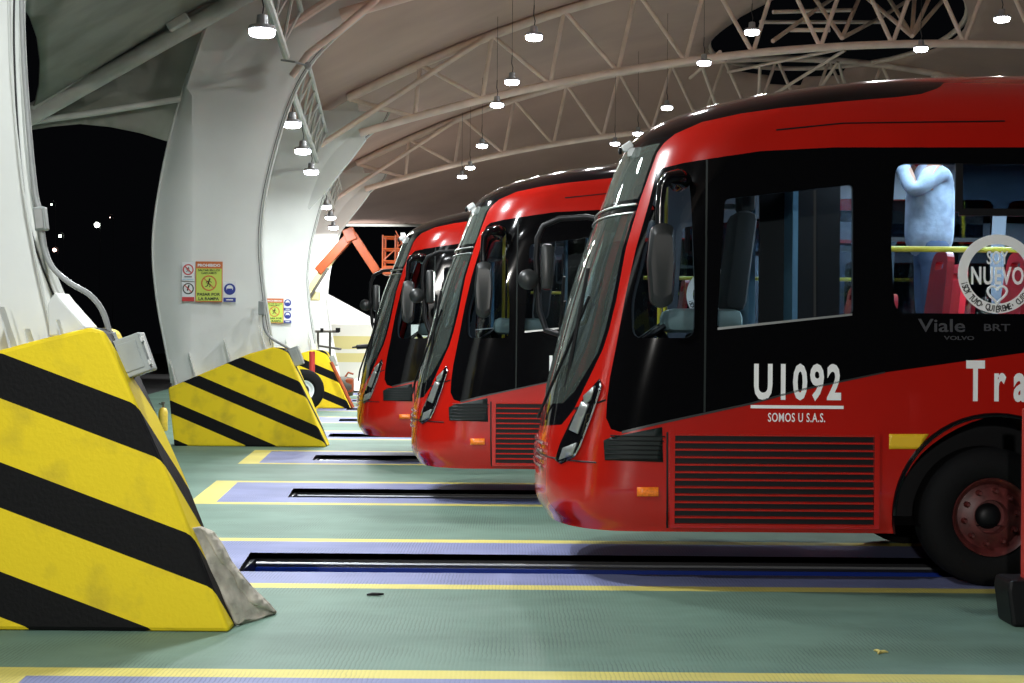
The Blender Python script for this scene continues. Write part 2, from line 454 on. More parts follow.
# ------------------------------------------------------------------ ramps (striped concrete bases)
def ramp(px_poly, d, thick, k, top, per, wid, label):
    xc = (px_poly[0][0] - 512) / F * d
    poly = []
    for (x, y) in px_poly:
        q = pt(x, y, d); poly.append((q.x, max(0.0, q.z)))
    x0 = poly[0][0]
    poly = [(a - x0, b) for a, b in poly]; poly[0] = (0, 0); poly[-1] = (poly[-1][0], 0)
    bm = bmesh.new(); prism(bm, poly, 0, thick, 0.025)
    o = obj('concrete_base', bm, stripe_mat('hazard_stripes', k, top, per, wid), loc=(x0, d, 0))
    return tag(o, label, 'concrete base', 'striped concrete bases under the pylons')
R1 = ramp([(230, 628), (170, 480), (103, 330), (90, 327), (40, 339), (-230, 412), (-215, 628)], 8.15, 0.36, 0.37, 1.10, 0.625, 0.26,
          'yellow base with three black diagonal bands, nearest and biggest, at left edge')
R2 = ramp([(326, 446), (288, 352), (284, 348), (273, 347), (248, 354), (168, 388), (174, 445)], 22.3, 0.50, 0.42, 0.268, 0.58, 0.20,
          'yellow base with black diagonal bands below the pylon carrying five signs, second in row')
R3 = ramp([(350, 407), (326, 352), (322, 350), (312, 350), (290, 356), (245, 376), (247, 408)], 35.0, 0.50, 0.42, 0.16, 0.56, 0.20,
          'small yellow and black striped base with red pipe beside it, third in row')

# ------------------------------------------------------------------ pylons
PYL = [(0.0, -2.38, -0.6), (0.74, -2.42, -0.65), (1.0, -2.44, -0.75), (1.6, -2.56, -0.88), (2.15, -2.68, -0.98), (2.78, -2.76, -1.07), (3.33, -2.78, -1.10), (4.04, -2.68, -1.02),
       (4.82, -2.53, -0.83), (5.45, -2.36, -0.64), (6.08, -2.17, -0.35), (6.67, -1.98, 0.25), (7.0, -1.8, 0.72), (7.35, -1.6, 1.1)]
PYL1 = [(0.0, -2.9, -0.6), (1.3, -2.9, -0.75), (1.62, -2.9, -0.84), (1.77, -2.9, -0.92), (1.92, -2.9, -1.05), (1.98, -2.92, -1.095), (2.33, -2.95, -1.18), (2.63, -2.98, -1.23), (3.1, -3.0, -1.26),
        (3.7, -3.0, -1.29), (4.5, -2.9, -1.2), (5.45, -2.6, -0.8), (6.08, -2.4, -0.45), (6.67, -2.1, 0.2), (7.0, -1.9, 0.7), (7.35, -1.6, 1.1)]
def interp(tab, z, k):
    for i in range(len(tab) - 1):
        if z <= tab[i + 1][0]:
            t = (z - tab[i][0]) / (tab[i + 1][0] - tab[i][0]); t = max(0, min(1, t))
            return tab[i][k] * (1 - t) + tab[i + 1][k] * t
    return tab[-1][k]
def smooth_tab(tab, n=60, win=2):
    z0, z1 = tab[0][0], tab[-1][0]
    zs = [z0 + (z1 - z0) * i / n for i in range(n + 1)]
    cols = []
    for k in range(1, len(tab[0])):
        v = [interp(tab, z, k) for z in zs]
        for _ in range(2):
            v = [sum(v[max(0, i - win):i + win + 1]) / len(v[max(0, i - win):i + win + 1]) for i in range(len(v))]
        cols.append(v)
    return [(zs[i], *[c[i] for c in cols]) for i in range(n + 1)]
def pylon(tab, X, Y, label, sh=0.0):
    t = [(z, l, r + sh) for z, l, r in smooth_tab(tab)]
    p = thing('pylon', label, 'pylon', (X, Y, 0), group='white pylons rising from the striped bases')
    bm = bmesh.new(); rows = []
    yc = 0.33
    for (z, l, r) in t:
        w_ = r - l
        fold = max(l + 0.08, -2.14) if z < 5.6 else l + 0.08
        # cross-section: right edge, front bulge, fold, left edge, back
        sec = [(r, yc), (l + w_ * 0.85, yc - 0.10), (l + w_ * 0.6, yc - 0.17), (fold + 0.03, yc - 0.22), (fold, yc - 0.23), (l + (fold - l) * .45, yc - 0.20), (l, yc - 0.13),
               (l + w_ * 0.35, yc + 0.2), (l + w_ * 0.75, yc + 0.16)]
        rows.append([bm.verts.new((x, y, z)) for x, y in sec])
    n = len(rows[0])
    for i in range(len(rows) - 1):
        for k in range(n):
            bm.faces.new((rows[i][k], rows[i][(k + 1) % n], rows[i + 1][(k + 1) % n], rows[i + 1][k]))
    bm.faces.new(rows[0]); bm.faces.new(rows[-1])
    bmesh.ops.recalc_face_normals(bm, faces=bm.faces)
    o = obj('cladding', bm, M['membrane'], p, smooth=True)
    o.data.set_sharp_from_angle(angle=math.radians(28))
    bm = bmesh.new(); tube(bm, [(r + 0.01, yc, z) for (z, l, r) in t if z > 1.3], 0.02, 8)
    obj('edge_trim', bm, M['trim'], p, smooth=True)
    bm = bmesh.new(); tube(bm, [(l - 0.0, yc - 0.13, z) for (z, l, r) in t if z > 0.9 and z < 6], 0.018, 6)
    obj('edge_trim', bm, M['trim'], p, smooth=True)
    bm = bmesh.new()
    tube(bm, [(r - 0.03, yc - 0.03, z) for (z, l, r) in t if z > 1.5][:], 0.006, 6)
    obj('edge_rope', bm, M['cable'], p)
    # stiffening fins where the pylon meets its base
    fx = [-2.35, -2.05, -1.5, -0.95]
    for x in fx:
        zb = 0.93 + (x + 2.48) * 0.39 - 0.05
        bm = bmesh.new()
        a = [(x, zb), (x + 0.035, zb), (x - 0.10, zb + 0.42)]
        prism(bm, a, 0.03, 0.13)
        obj('fin', bm, M['fin'], p)
    return p
P2 = pylon(PYL, -2.93, 22.3, 'tall white curved pylon with seam and cluster of five signs, in the middle distance')
P3 = pylon(PYL, -3.99, 35.0, 'white curved pylon with two blue signs beside a lime one, partly behind the nearer pylon')
P4 = pylon(PYL, -5.2, 48.0, 'farthest white pylon, pale and narrow behind the orange boom lift')
# pylon 1 (nearest)
P1 = pylon(PYL1, -1.62, 8.15, 'nearest white pylon at left picture edge with grey conduit box on its edge', -0.05)
for ch in list(P1.children):
    if ch.name.startswith('fin'): bpy.data.objects.remove(ch)
for (x, y, yy, k) in [(12, 345, 8.20, 1), (30, 342, 8.20, .35), (62, 333, 8.2, .35)]:
    q = pt(x, y, 8.2) - Vector((-1.62, 8.15, 0)); h = 0.22 * k
    bm = bmesh.new(); prism(bm, [(q.x, q.z - .05), (q.x + 0.02, q.z - .05), (q.x - 0.07 * k, q.z + h)], 0.02, 0.12)
    obj('fin', bm, M['fin'], P1)
# flared foot plate and ridge on the near pylon
bm = bmesh.new()
ft = [pt(x, y, 8.25) - Vector((-1.62, 8.15, 0)) for x, y in [(50, 336), (48, 305), (56, 292), (62, 300), (86, 327), (86, 336)]]
prism(bm, [(q.x, q.z) for q in ft], 0.08, 0.34, 0.01)
obj('foot_plate', bm, M['membrane'], P1)
bm = bmesh.new()
tube(bm, [Vector((p.x, 0.17, p.z)) for p in [pt(x, y, 8.32) - Vector((-1.62, 8.15, 0)) for x, y in [(8, -20), (10, 60), (16, 130), (23, 190), (34, 250), (45, 300), (52, 335)]]], 0.008, 6)
obj('seam_line', bm, M['trim'], P1)

# ------------------------------------------------------------------ roof vault (ceiling)
def zup(xr): return 11.3 - 0.0177 * (xr - 14.3) ** 2
def zlo(xr): return 9.1 - 0.0106 * (xr - 15.0) ** 2
OC = (9.6, 43.2, 3.6, 6.6)
def ceiling():
    bm = bmesh.new()
    nx, ny = 84, 90
    rows = []
    Ys = [-5 + (67.0) * j / ny for j in range(ny + 1)]
    for Y in Ys:
        row = []
        for i in range(nx + 1):
            xr = -2.4 + 33.5 * i / nx
            Yc = min(Y, 48.5)
            z = zup(xr) + 0.12
            ph = ((Yc - 8.15) / 13.3) % 1.0
            z += -0.35 * math.sin(PI * ph)
            if xr > 27: z = max(z, 8.5)
            if Y > 48.5:
                t = (Y - 48.5) / 13.5
                z = z * (1 - t) + 6.75 * t + -0.3 * math.sin(PI * t)
            row.append((rowx(Y) + xr, Y, z))
        rows.append(row)
    vv = [[bm.verts.new(p) for p in r] for r in rows]
    for j in range(ny):
        for i in range(nx):
            q = [vv[j][i], vv[j][i + 1], vv[j + 1][i + 1], vv[j + 1][i]]
            cx = sum(v.co.x for v in q) / 4; cy = sum(v.co.y for v in q) / 4
            if ((cx - OC[0]) / OC[2]) ** 2 + ((cy - OC[1]) / OC[3]) ** 2 < 1: continue
            bm.faces.new(q)
    # snap the rim of the opening onto the ellipse
    for v in bm.verts:
        if v.is_boundary and v.link_faces:
            dx = (v.co.x - OC[0]) / OC[2]; dy = (v.co.y - OC[1]) / OC[3]; r = math.hypot(dx, dy)
            if 0.8 < r < 1.35:
                v.co.x = OC[0] + dx / r * OC[2]; v.co.y = OC[1] + dy / r * OC[3]
    bmesh.ops.delete(bm, geom=[v for v in bm.verts if not v.link_faces], context='VERTS')
    o = obj('ceiling', bm, M['roof'], smooth=True); o['kind'] = 'structure'
    o['label'] = 'pale tensile roof membrane vault with an oval opening'
    solidify(o, 0.03, 1)
ceiling()
# back fascia rope
bm = bmesh.new(); tube(bm, [(rowx(62) + x, 62, 6.72) for x in (-2.4, 10, 31)], 0.07); o = obj('trim_1', bm, M['steel_grey']); o['kind'] = 'structure'

def truss(Xc, Y, label, r=0.088, root=True):
    t = thing('roof_truss', label, 'roof truss', (Xc, Y, 0), group='arched roof trusses')
    xs = [-0.1 + i * 1.77 for i in range(17)]
    lean = lambda i: 0.11 * min(i, 7)
    top = lambda x: Vector((x, 0, zup(x))); low = lambda x: Vector((x, 0, zlo(x) if x < 28 else zlo(28)))
    bm = bmesh.new(); tube(bm, [top(x * 0.5 - 0.1) for x in range(0, 60)], r * 1.25, 10); obj('upper_chord', bm, M['steel'], t, smooth=True)
    bm = bmesh.new(); tube(bm, [low(x * 0.5 + 0.2) for x in range(0, 58)], r * 1.1, 10); obj('lower_chord', bm, M['steel'], t, smooth=True)
    for i, x in enumerate(xs):
        if i > 0:
            bm = bmesh.new(); tube(bm, [top(x), low(x - lean(i))], r * 0.62, 8); obj('web_member', bm, M['steel'], t, smooth=True)
        if i < len(xs) - 1:
            a, b = (top(x), low(xs[i + 1] - lean(i + 1)))
            bm = bmesh.new(); tube(bm, [a, b], r * 0.62, 8); obj('web_member', bm, M['steel'], t, smooth=True)
    bm = bmesh.new(); tube(bm, [(-0.75, -0.15, 6.45), (3.25, -0.12, 9.1)], r * 0.8, 8); obj('brace', bm, M['steel'], t, smooth=True)
    if not root: return t
    bm = bmesh.new(); prism(bm, [(0.05, zup(0) + .03), (0.32, 6.65), (0.05, 6.28), (-0.27, 5.88), (-0.65, 5.35), (-1.05, 4.9), (-1.5, 5.5), (-1.9, 6.4), (-1.3, 6.95)], 0.22, 0.44, 0.01)
    obj('root_cladding', bm, M['membrane'], t)
    return t
truss(-3.99, 35.0, 'near arched truss springing over the buses from the third base, crossing the upper middle')
truss(-5.2, 48.0, 'far arched truss below the nearer one, ending behind the closest bus roof')
truss(-2.93, 22.3, 'arched truss springing from the middle pylon above the picture top', root=False)

# struts around the roof opening
fan = thing('opening_frame', 'fan of steel struts crossing the dark oval roof opening', 'roof frame', (OC[0], OC[1], 10.8))
off = Vector((OC[0], OC[1], 10.8))
bm = bmesh.new()
tube(bm, [(OC[2] * math.cos(a * PI / 24), OC[3] * math.sin(a * PI / 24), zup(OC[0] + OC[2] * math.cos(a * PI / 24) - rowx(OC[1])) - 10.8 + 0.02) for a in range(49)], 0.08, 8, cap=False)
obj('ring', bm, M['steel'], fan, smooth=True)
for (x0, y0, d0, x1, y1, d1) in [(773, 41, 35.2, 817, 9, 38), (817, 9, 38, 875, -30, 42), (842, 38, 35.2, 861, -6, 38), (842, 38, 35.2, 812, -6, 38), (842, 38, 35.2, 880, 18, 40), (880, 18, 40, 940, -20, 42),
                                 (912, 36, 35.2, 860, -8, 39), (912, 36, 35.2, 885, -8, 39), (912, 36, 35.2, 915, -10, 39), (912, 36, 35.2, 950, -8, 39), (912, 36, 35.2, 932, -8, 37), (760, 22, 40, 880, 22, 41),
                                 (773, 12, 38, 852, 10, 39), (790, 30, 37, 830, 30, 37),
                                 (728, 72, 48.1, 845, 48, 42), (690, 78, 48.1, 720, 52, 40), (752, 108, 48, 845, 50, 43), (760, 66, 47, 758, 118, 48), (800, 118, 48, 838, 62, 46), (838, 62, 46, 850, 100, 48), (700, 60, 46, 720, 118, 48)]:
    bm = bmesh.new(); tube(bm, [pt(x0, y0, d0) - off, pt(x1, y1, d1) - off], 0.055, 8)
    obj('strut', bm, M['steel'], fan, smooth=True)

# longitudinal lamp trusses between the pylons
def lamp_truss(Y0, Y1, label, ox=-0.72):
    t = thing('lamp_truss', label, 'truss', (0, Y0, 0), group='straight trusses carrying the left row of lamps')
    X = lambda Y: rowx(Y) + ox
    c = [(0, 6.05), (-0.22, 6.75), (0.22, 6.75)]
    n = 8
    for (dx, z) in c:
        bm = bmesh.new(); tube(bm, [(X(Y0) + dx, 0, z), (X(Y1) + dx, Y1 - Y0, z)], 0.06 if z < 6.5 else 0.045, 8); obj('chord', bm, M['steel_grey'], t, smooth=True)
    for i in range(n):
        ya = Y0 + (Y1 - Y0) * i / n; yb = Y0 + (Y1 - Y0) * (i + .5) / n; yc = Y0 + (Y1 - Y0) * (i + 1) / n
        for dx in (-0.22, 0.22):
            bm = bmesh.new(); tube(bm, [(X(ya) + dx, ya - Y0, 6.75), (X(yb), yb - Y0, 6.05), (X(yc) + dx, yc - Y0, 6.75)], 0.025, 6); obj('web_member', bm, M['steel_grey'], t)
    return t
lamp_truss(8.9, 21.9, 'straight truss high between the nearest and middle pylons', -0.62)
lamp_truss(23.0, 34.7, 'straight truss with three lamps behind the middle pylon')
lamp_truss(35.8, 47.7, 'far straight truss with three small lamps in front of the farthest pylon')

# ------------------------------------------------------------------ high-bay lamps
def make_lamp():
    t = thing('high_bay_lamp', '', 'lamp')
    bm = bmesh.new(); lathe(bm, [(0.05, 0.20), (0.07, 0.19), (0.08, 0.07), (0.17, 0.05), (0.185, 0.0), (0.175, -0.005)], 20); obj('housing', bm, M['lamp_body'], t, smooth=True)
    bm = bmesh.new(); lathe(bm, [(0.165, 0.005), (0.17, -0.04), (0.15, -0.075), (0.09, -0.09), (0.02, -0.095)], 20); obj('lens', bm, M['lamp_on'], t, smooth=True)
    bm = bmesh.new(); tube(bm, [(0, 0, 0.18), (0.02, 0, 0.3), (-0.01, 0, 0.42), (0, 0, 0.62)], 0.011, 6); obj('hanging_cable', bm, M['cable'], t)
    return t
proto = make_lamp(); used = False
ld = bpy.data.lights.new('lamp_light', 'AREA'); ld.shape = 'DISK'; ld.size = 0.32; ld.energy = LAMP_W; ld.color = (0.93, 0.98, 1.0)
ldr = bpy.data.lights.new('lamp_light_roof', 'AREA'); ldr.shape = 'DISK'; ldr.size = 0.32; ldr.energy = LAMP_W * 0.68; ldr.color = (1.0, 0.97, 0.95)
pl = bpy.data.lights.new('lamp_spill', 'POINT'); pl.shadow_soft_size = 0.2; pl.energy = 6.5; pl.color = (1.0, 0.90, 0.84)
def put_lamp(pos, label, group, roof=False, spill=True, scale=1.0):
    global used
    o = proto if not used else copy_tree(proto); used = True
    o.location = pos; o['label'] = label; o['group'] = group
    o.scale = (scale,) * 3
    L = bpy.data.objects.new('lamp_light', ldr if roof else ld); COL.objects.link(L); L.parent = o; L.location = (0, 0, -0.11)
    if spill:
        S = bpy.data.objects.new('lamp_spill', pl); COL.objects.link(S); S.parent = o; S.location = (0, 0, -0.32)
    return o
left = [((260, 30), 17.5, 'lone bright lamp hanging at top left in front of middle pylon'),
        ((291, 123), 25.0, 'topmost of three lamps in a row right beside middle pylon edge'),
        ((301, 150), 28.5, 'middle of three lamps in a row beside middle pylon edge'),
        ((309, 171), 32.0, 'lowest of three lamps in a row beside middle pylon edge'),
        ((325, 206), 40.5, 'topmost of the three small far lamps left of the boom lift'),
        ((329, 217), 44.2, 'middle of the three small far lamps left of the boom lift'),
        ((334, 227), 47.0, 'lowest of the three small far lamps left of the boom lift')]
for (p, d, l) in left: put_lamp(Vector((rowx(d) - (0.62 if d < 20 else 0.72), d, pt(p[0], p[1], d).z)), l, 'lamps in the left row', scale=0.95, spill=d > 20)
for i, Y in enumerate((14.0, 10.5, 5.0)):
    put_lamp(Vector((rowx(Y) - 0.62, Y, 5.5)), 'high bay lamp of the left row above and outside the picture top', 'left row lamps above the picture', spill=False)
mid = [((534, 36), 25.7, 'topmost lamp of the middle row, above the second bus'), ((512, 81), 30.2, 'second lamp from the top in the middle row'),
       ((497, 104), 33.1, 'third lamp down in the middle row, on the near truss chord'), ((482, 145), 40.0, 'single lamp between the two trusses, fourth in middle row'),
       ((470, 167), 45.2, 'upper of the closely paired far lamps in middle row'), ((462, 176), 47.7, 'lower of the closely paired far lamps in middle row'),
       ((752, 31), 29.0, 'lamp just left of the oval roof opening'), ((704, 62), 32.2, 'lamp on the near truss chord above the closest bus windscreen'),
       ((667, 107), 38.4, 'lamp midway below the trusses, over the closest bus nose'), ((638, 133), 43.3, 'upper of the two lamps beside the camera on the bus roof'),
       ((615, 143), 45.5, 'lower faint lamp just left of the camera on the bus roof'), ((1002, 18), 28.7, 'lamp in the top right corner'), ((921, 48), 31.7, 'lamp right of the oval roof opening, above the bus roof')]
for (p, d, l) in mid: put_lamp(pt(p[0], p[1], d), l, 'lamps over the buses', roof=True, scale=0.9)
for (x, y, z) in [(0.9, 21, 7.2), (1.3, 16.5, 7.2), (5.6, 22, 8), (10.5, 22, 8)]:
    put_lamp(Vector((x, y, z)), 'high bay lamp over the buses above and outside the picture top', 'bus lamps above the picture', roof=True)
# unseen lamp added behind the camera to light the bus side
e = thing('added_lamp', 'unseen lamp on a mast added behind the camera, outside the picture', 'added_lamp', (-3.0, -13.0, 0))
bm = bmesh.new(); tube(bm, [(0, -0.2, -0.1), (0, -0.2, 4.6)], 0.06, 8); obj('mast', bm, M['steel_grey'], e)
bm = bmesh.new(); box(bm, (0, -0.1, 4.5), (0.4, 0.18, 0.3), None, 0.02); obj('head', bm, M['lamp_body'], e)
sl_ = bpy.data.lights.new('added_front_light', 'SPOT'); sl_.energy = 5200; sl_.spot_size = 1.0; sl_.spot_blend = 0.8; sl_.shadow_soft_size = 0.18; sl_.color = (1.0, 0.97, 0.92)
o = bpy.data.objects.new('added_front_light', sl_); COL.objects.link(o); o.parent = e; o.location = (0, 0.05, 4.5)
o.rotation_euler = (Vector((0.6, 10, 1.9)) - Vector((-3, -13, 4.5))).to_track_quat('-Z', 'Y').to_euler()
# long cables holding some roof lamps
for (p, d, l) in mid:
    a = pt(p[0], p[1], d) + Vector((0, 0, 0.55)); xr = a.x - rowx(a.y); b = Vector((a.x, a.y, zup(xr) + 0.1))
    if b.z - a.z > 0.3:
        bm = bmesh.new(); tube(bm, [Vector((0, 0, 0)), b - a], 0.005, 6)
        o = obj('hanging_wire', bm, M['cable'], loc=a); tag(o, 'thin wire of the ' + l, 'wire', 'wires holding the roof lamps')

# ------------------------------------------------------------------ left wing membranes and beams
def wing(name, label, poly, m, th=0.03, flat=None):
    def dep(x, y):
        if flat: return flat[0] + flat[1] * (x - 30) + flat[2] * (y - 114)
        s = 0; ws = 0
        for (a, b, d) in poly:
            q = 1 / ((a - x) ** 2 + (b - y) ** 2 + 4) ; s += q * d; ws += q
        return s / ws
    bm = bmesh.new()
    def fn(u, v):
        return pt(u, v, dep(u, v))
    sheet(bm, [(a, b) for a, b, d in poly], fn, 12, grid=16)
    o = obj(name, bm, m, smooth=True); solidify(o, th, 0)
    return tag(o, label, 'canopy membrane')
wing('canopy_membrane', 'dark upper canopy membrane at top left above the big steel beam',
     [(28, 114, 21.7), (35, 103, 21.0), (39, 85, 20), (40, 62, 19), (37, 38, 17.5), (30, 18, 16), (20, 2, 15), (0, -30, 14), (-40, -70, 13), (270, -75, 17), (285, -20, 21), (240, -10, 22), (200, 5, 22.1), (120, 55, 22.0), (70, 90, 21.9)], M['wing'], flat=(21.7, 0.034, 0.055))
wing('canopy_membrane', 'lower triangular canopy membrane between big beam and night sky at left',
     [(30, 122, 21.7), (60, 105, 21.9), (120, 70, 22.2), (200, 20, 22.5), (215, 40, 22.9), (200, 90, 22.9), (190, 148, 22.9), (166, 141, 22.7), (140, 133, 22.4), (110, 127, 22.2), (80, 124, 22.0), (50, 127, 21.8), (32, 130, 21.7)], M['wing'], flat=(21.9, 0.006, 0.002))
def beam(name, label, pts, r, m, cat='steel beam'):
    P = [pt(*p) for p in pts]; bm = bmesh.new(); tube(bm, [q - P[0] for q in P], r, 10)
    o = obj(name, bm, m, smooth=True, loc=P[0]); return tag(o, label, cat)
wb = thing('canopy_beam', 'thick steel beam with thin side pipes rising to top right, from nearest pylon', 'steel beam', pt(30, 118, 21.5))
B0 = pt(30, 118, 21.5)
for (nm, a, b, r) in [('main_pipe', (26, 119, 21.5), (262, -14, 21.6), 0.13), ('upper_pipe', (32, 108, 21.4), (210, -10, 21.5), 0.05), ('edge_rail', (30, 112, 21.6), (230, -6, 21.8), 0.11)]:
    bm = bmesh.new(); tube(bm, [pt(*a) - B0, pt(*b) - B0], r, 10); obj(nm, bm, M['steel_grey'], wb, smooth=True)
bm = bmesh.new(); q = pt(177, 20, 21.4) - B0; box(bm, q, (0.35, 0.2, 0.22), Matrix.Rotation(-0.55, 3, 'Y'), 0.02); obj('coupling', bm, M['steel_grey'], wb)
beam('canopy_pipe', 'slim pipe under the lower canopy membrane left of middle pylon', [(30, 122, 21.7), (100, 112, 22.0), (180, 99, 22.4)], 0.05, M['steel_grey'])
beam('edge_pipe', 'pipe running up from middle pylon edge to top of picture', [(292, 76, 22.3), (308, 54, 22.2), (340, 30, 22.1), (385, -8, 22.0)], 0.055, M['steel'])
q = pt(14, 119, 21.7)
bm = bmesh.new(); tube(bm, [(0, 0, 0), (0, 0, q.z + 0.1)], 0.11, 12); o = obj('support_mast', bm, M['steel_grey'], smooth=True, loc=(q.x, q.y, 0)); tag(o, 'steel mast carrying the canopy tip, behind the nearest pylon', 'mast')
# clamp with cable on the middle pylon edge
cl = thing('cable_clamp', 'small dark clamp with cable on middle pylon edge below the pipe', 'clamp', pt(308, 66, 22.2)); C0 = pt(308, 66, 22.2)
bm = bmesh.new(); lathe(bm, [(0.03, -0.06), (0.055, -0.05), (0.055, 0.05), (0.03, 0.06)], 12, 'Y'); obj('clamp_body', bm, M['conduit'], cl)
bm = bmesh.new(); tube(bm, [pt(281, 60, 22.1) - C0, pt(295, 62, 22.05) - C0, (0, -0.02, 0)], 0.018, 6); obj('clamp_cable', bm, M['conduit'], cl)

# ------------------------------------------------------------------ BUS
BX, BY = 0.186, 11.05          # nose of the closest bus, its centreline
HT = [  # z, xf, w, R
    (0.37, 0.13, 1.17, 0.62), (0.43, 0.04, 1.21, 0.66), (0.52, 0.00, 1.235, 0.70), (0.65, 0.00, 1.25, 0.72), (0.945, 0.02, 1.25, 0.74), (1.10, 0.05, 1.25, 0.76), (1.35, 0.085, 1.25, 0.78),
    (1.60, 0.147, 1.25, 0.78), (1.99, 0.247, 1.25, 0.78), (2.39, 0.37, 1.25, 0.78), (2.79, 0.524, 1.245, 0.80), (3.05, 0.62, 1.22, 0.82), (3.20, 0.69, 1.19, 0.86), (3.32, 0.86, 1.14, 0.95),
    (3.41, 1.10, 1.085, 1.0), (3.48, 1.36, 1.01, 1.0), (3.54, 1.64, 0.92, 1.0), (3.60, 2.02, 0.80, 1.0), (3.65, 2.45, 0.65, 1.0), (3.69, 3.0, 0.48, 1.0), (3.72, 3.7, 0.28, 1.0), (3.74, 4.8, 0.03, 1.0)]
NT = 500
HS = smooth_tab(HT, NT, 5)
Z0, Z1 = HT[0][0], HT[-1][0]
def hrow(z):
    t = (z - Z0) / (Z1 - Z0) * NT; t = max(0, min(NT - 1e-6, t)); i = int(t); f = t - i
    a = HS[i]; b = HS[i + 1]
    return tuple(a[k] * (1 - f) + b[k] * f for k in (1, 2, 3))
LC, LB, BL = 1.4, 11.0, 12.0
NE = 2.5
def S0(A, z):
    xf, w_, R = hrow(z)
    if A < LC:
        th = max(0.0, A) / LC * PI / 2
        return Vector((xf + R * (1 - math.cos(th) ** (2 / NE)), -w_ * math.sin(th) ** (2 / NE), z))
    return Vector((xf + R + (A - LC) * (BL - xf - R) / LB, -w_, z))
def SN(A, z):
    e = 0.01
    a0, a1 = max(0.002, A - e), A + e
    z0, z1 = max(Z0, z - e), min(Z1, z + e)
    da = S0(a1, z) - S0(a0, z); dz = S0(A, z1) - S0(A, z0)
    n = da.cross(dz)
    if A < 0.004: n.y = 0
    if n.length < 1e-9: return Vector((0, 0, 1))
    n.normalize()
    if n.y > 0 and A > 0.1 or (A <= 0.1 and n.x > 0 and n.z <= 0.5): n = -n
    return n
def S(A, z, off=0.0):
    p = S0(A, z)
    return p + SN(A, z) * off if off else p
def hit(px, py):
    """pixel -> (A,z) on the hull of the closest bus"""
    r = ray(px, py); o = Vector((-BX, -BY, CAMH))
    def inside(t):
        p = o + r * t
        if not (Z0 <= p.z <= Z1): return False
        xf, w_, R = hrow(p.z); xr = p.x - xf
        if xr < 0: return False
        yb = w_ if xr >= R else w_ * (1 - ((R - xr) / R) ** NE) ** (1 / NE)
        return abs(p.y) < yb
    t = BY - 1.3
    while t < BY + 0.6:
        if inside(t): break
        t += 0.01
    else: return None
    a, b = t - 0.01, t
    for _ in range(14):
        m_ = (a + b) / 2
        if inside(m_): b = m_
        else: a = m_
    p = o + r * b
    xf, w_, R = hrow(p.z); xr = p.x - xf
    if xr < R: A = math.acos(max(-1, min(1, ((R - xr) / R) ** (NE / 2)))) / (PI / 2) * LC
    else: A = LC + (xr - R) * LB / (BL - xf - R)
    return (A, p.z)
def hits(pts, closed=False, step=8):
    out = []
    for p in dens(pts, step, closed):
        h = hit(*p)
        if h: out.append(h)
    return out
def Ax(x, z):
    xf, w_, R = hrow(z); return LC + (x - xf - R) * LB / (BL - xf - R)

# region outlines in hull space
side_top = hits([(656, 174), (663, 168), (683, 163), (714, 158), (761, 151), (835, 147.3), (1023, 147.3)])
side_bot = hits([(1023, 353), (885, 372.5), (800.5, 390), (749, 404), (660, 423), (622, 432)])
side_left = hits([(620, 432), (611, 429), (606, 418), (607, 400), (610, 377), (616.5, 344.5), (626, 293), (636, 248), (649, 203), (655, 178)])
ztop = side_top[-1][1]
BAND = side_top + [(Ax(11.9, ztop), ztop), (Ax(11.9, 1.72), 1.72), (Ax(5.0, 1.72), 1.72)] + side_bot + side_left
front_side = hits([(661, 147), (657, 153), (650, 172), (639, 203), (626, 248), (616.5, 299.5), (609, 330), (603, 349), (592, 372), (573.5, 410), (561.6, 424.6)])
cap_side = hits([(946, 82), (941, 86), (937, 88.5), (921, 94), (898, 97), (843, 101.5), (780, 108), (741, 113.5), (702, 122), (675, 134), (664, 143)])
FRONT = [(0, 1.03)] + [(0, cap_side[0][1] + 0.04)] + cap_side + front_side
ws_side = hits([(634, 212), (622, 250), (612.5, 299.5), (605, 330), (598, 352), (588, 369), (574, 392), (563, 403)])
ws_side = [p for p in ws_side if p[1] < 2.60]
WSH = [(0, 1.20), (0, 2.61), (ws_side[0][0] + .01, 2.61)] + ws_side
sg = hits([(653, 156), (646, 176), (641, 192)])
sg = [p for p in sg if 2.70 < p[1] < 3.10]
SIGN = [(0, 2.70), (0, 3.10), (sg[0][0] + .01, 3.10)] + sg + [(sg[-1][0] - .01, 2.70)]
W1 = hits(rounded([(660, 176), (668, 171), (688, 171), (691, 200), (695, 290), (694, 338), (632, 338), (631, 300), (641, 262), (650, 215)], 11, 4), True, 9)
W2 = hits(rounded([(725, 199), (853, 184), (853, 314), (717, 328)], 5, 3), True, 9)
h0 = hit(896, 163); h1 = hit(896, 313)
zA, zB = h1[1], h0[1]
def win(x0, x1): return rounded([(Ax(x0, zA), zA), (Ax(x1, zA), zA), (Ax(x1, zB), zB), (Ax(x0, zB), zB)], 0.09, 5)
xw = S0(*hit(896, 240)).x
WP = [win(xw, xw + 1.5)] + [win(xw + 1.62 + i * 1.6, xw + 1.62 + i * 1.6 + 1.48) for i in range(4)]
xs_ = S0(*hit(959, 190)).x
zH = hit(959, 212)[1]
WX = (S0(*hit(996, 480)).x, 0.485)
def arch(xc, r=0.70, z=0.50):
    p = []
    for k in range(25):
        a = PI * k / 24
        p.append((Ax(xc + r * math.cos(a), 0.6), z + r * math.sin(a)))
    return [(Ax(xc + r, 0.6), 0.30)] + p + [(Ax(xc - r, 0.6), 0.30)]
ARCH = [arch(WX[0]), arch(8.9)]

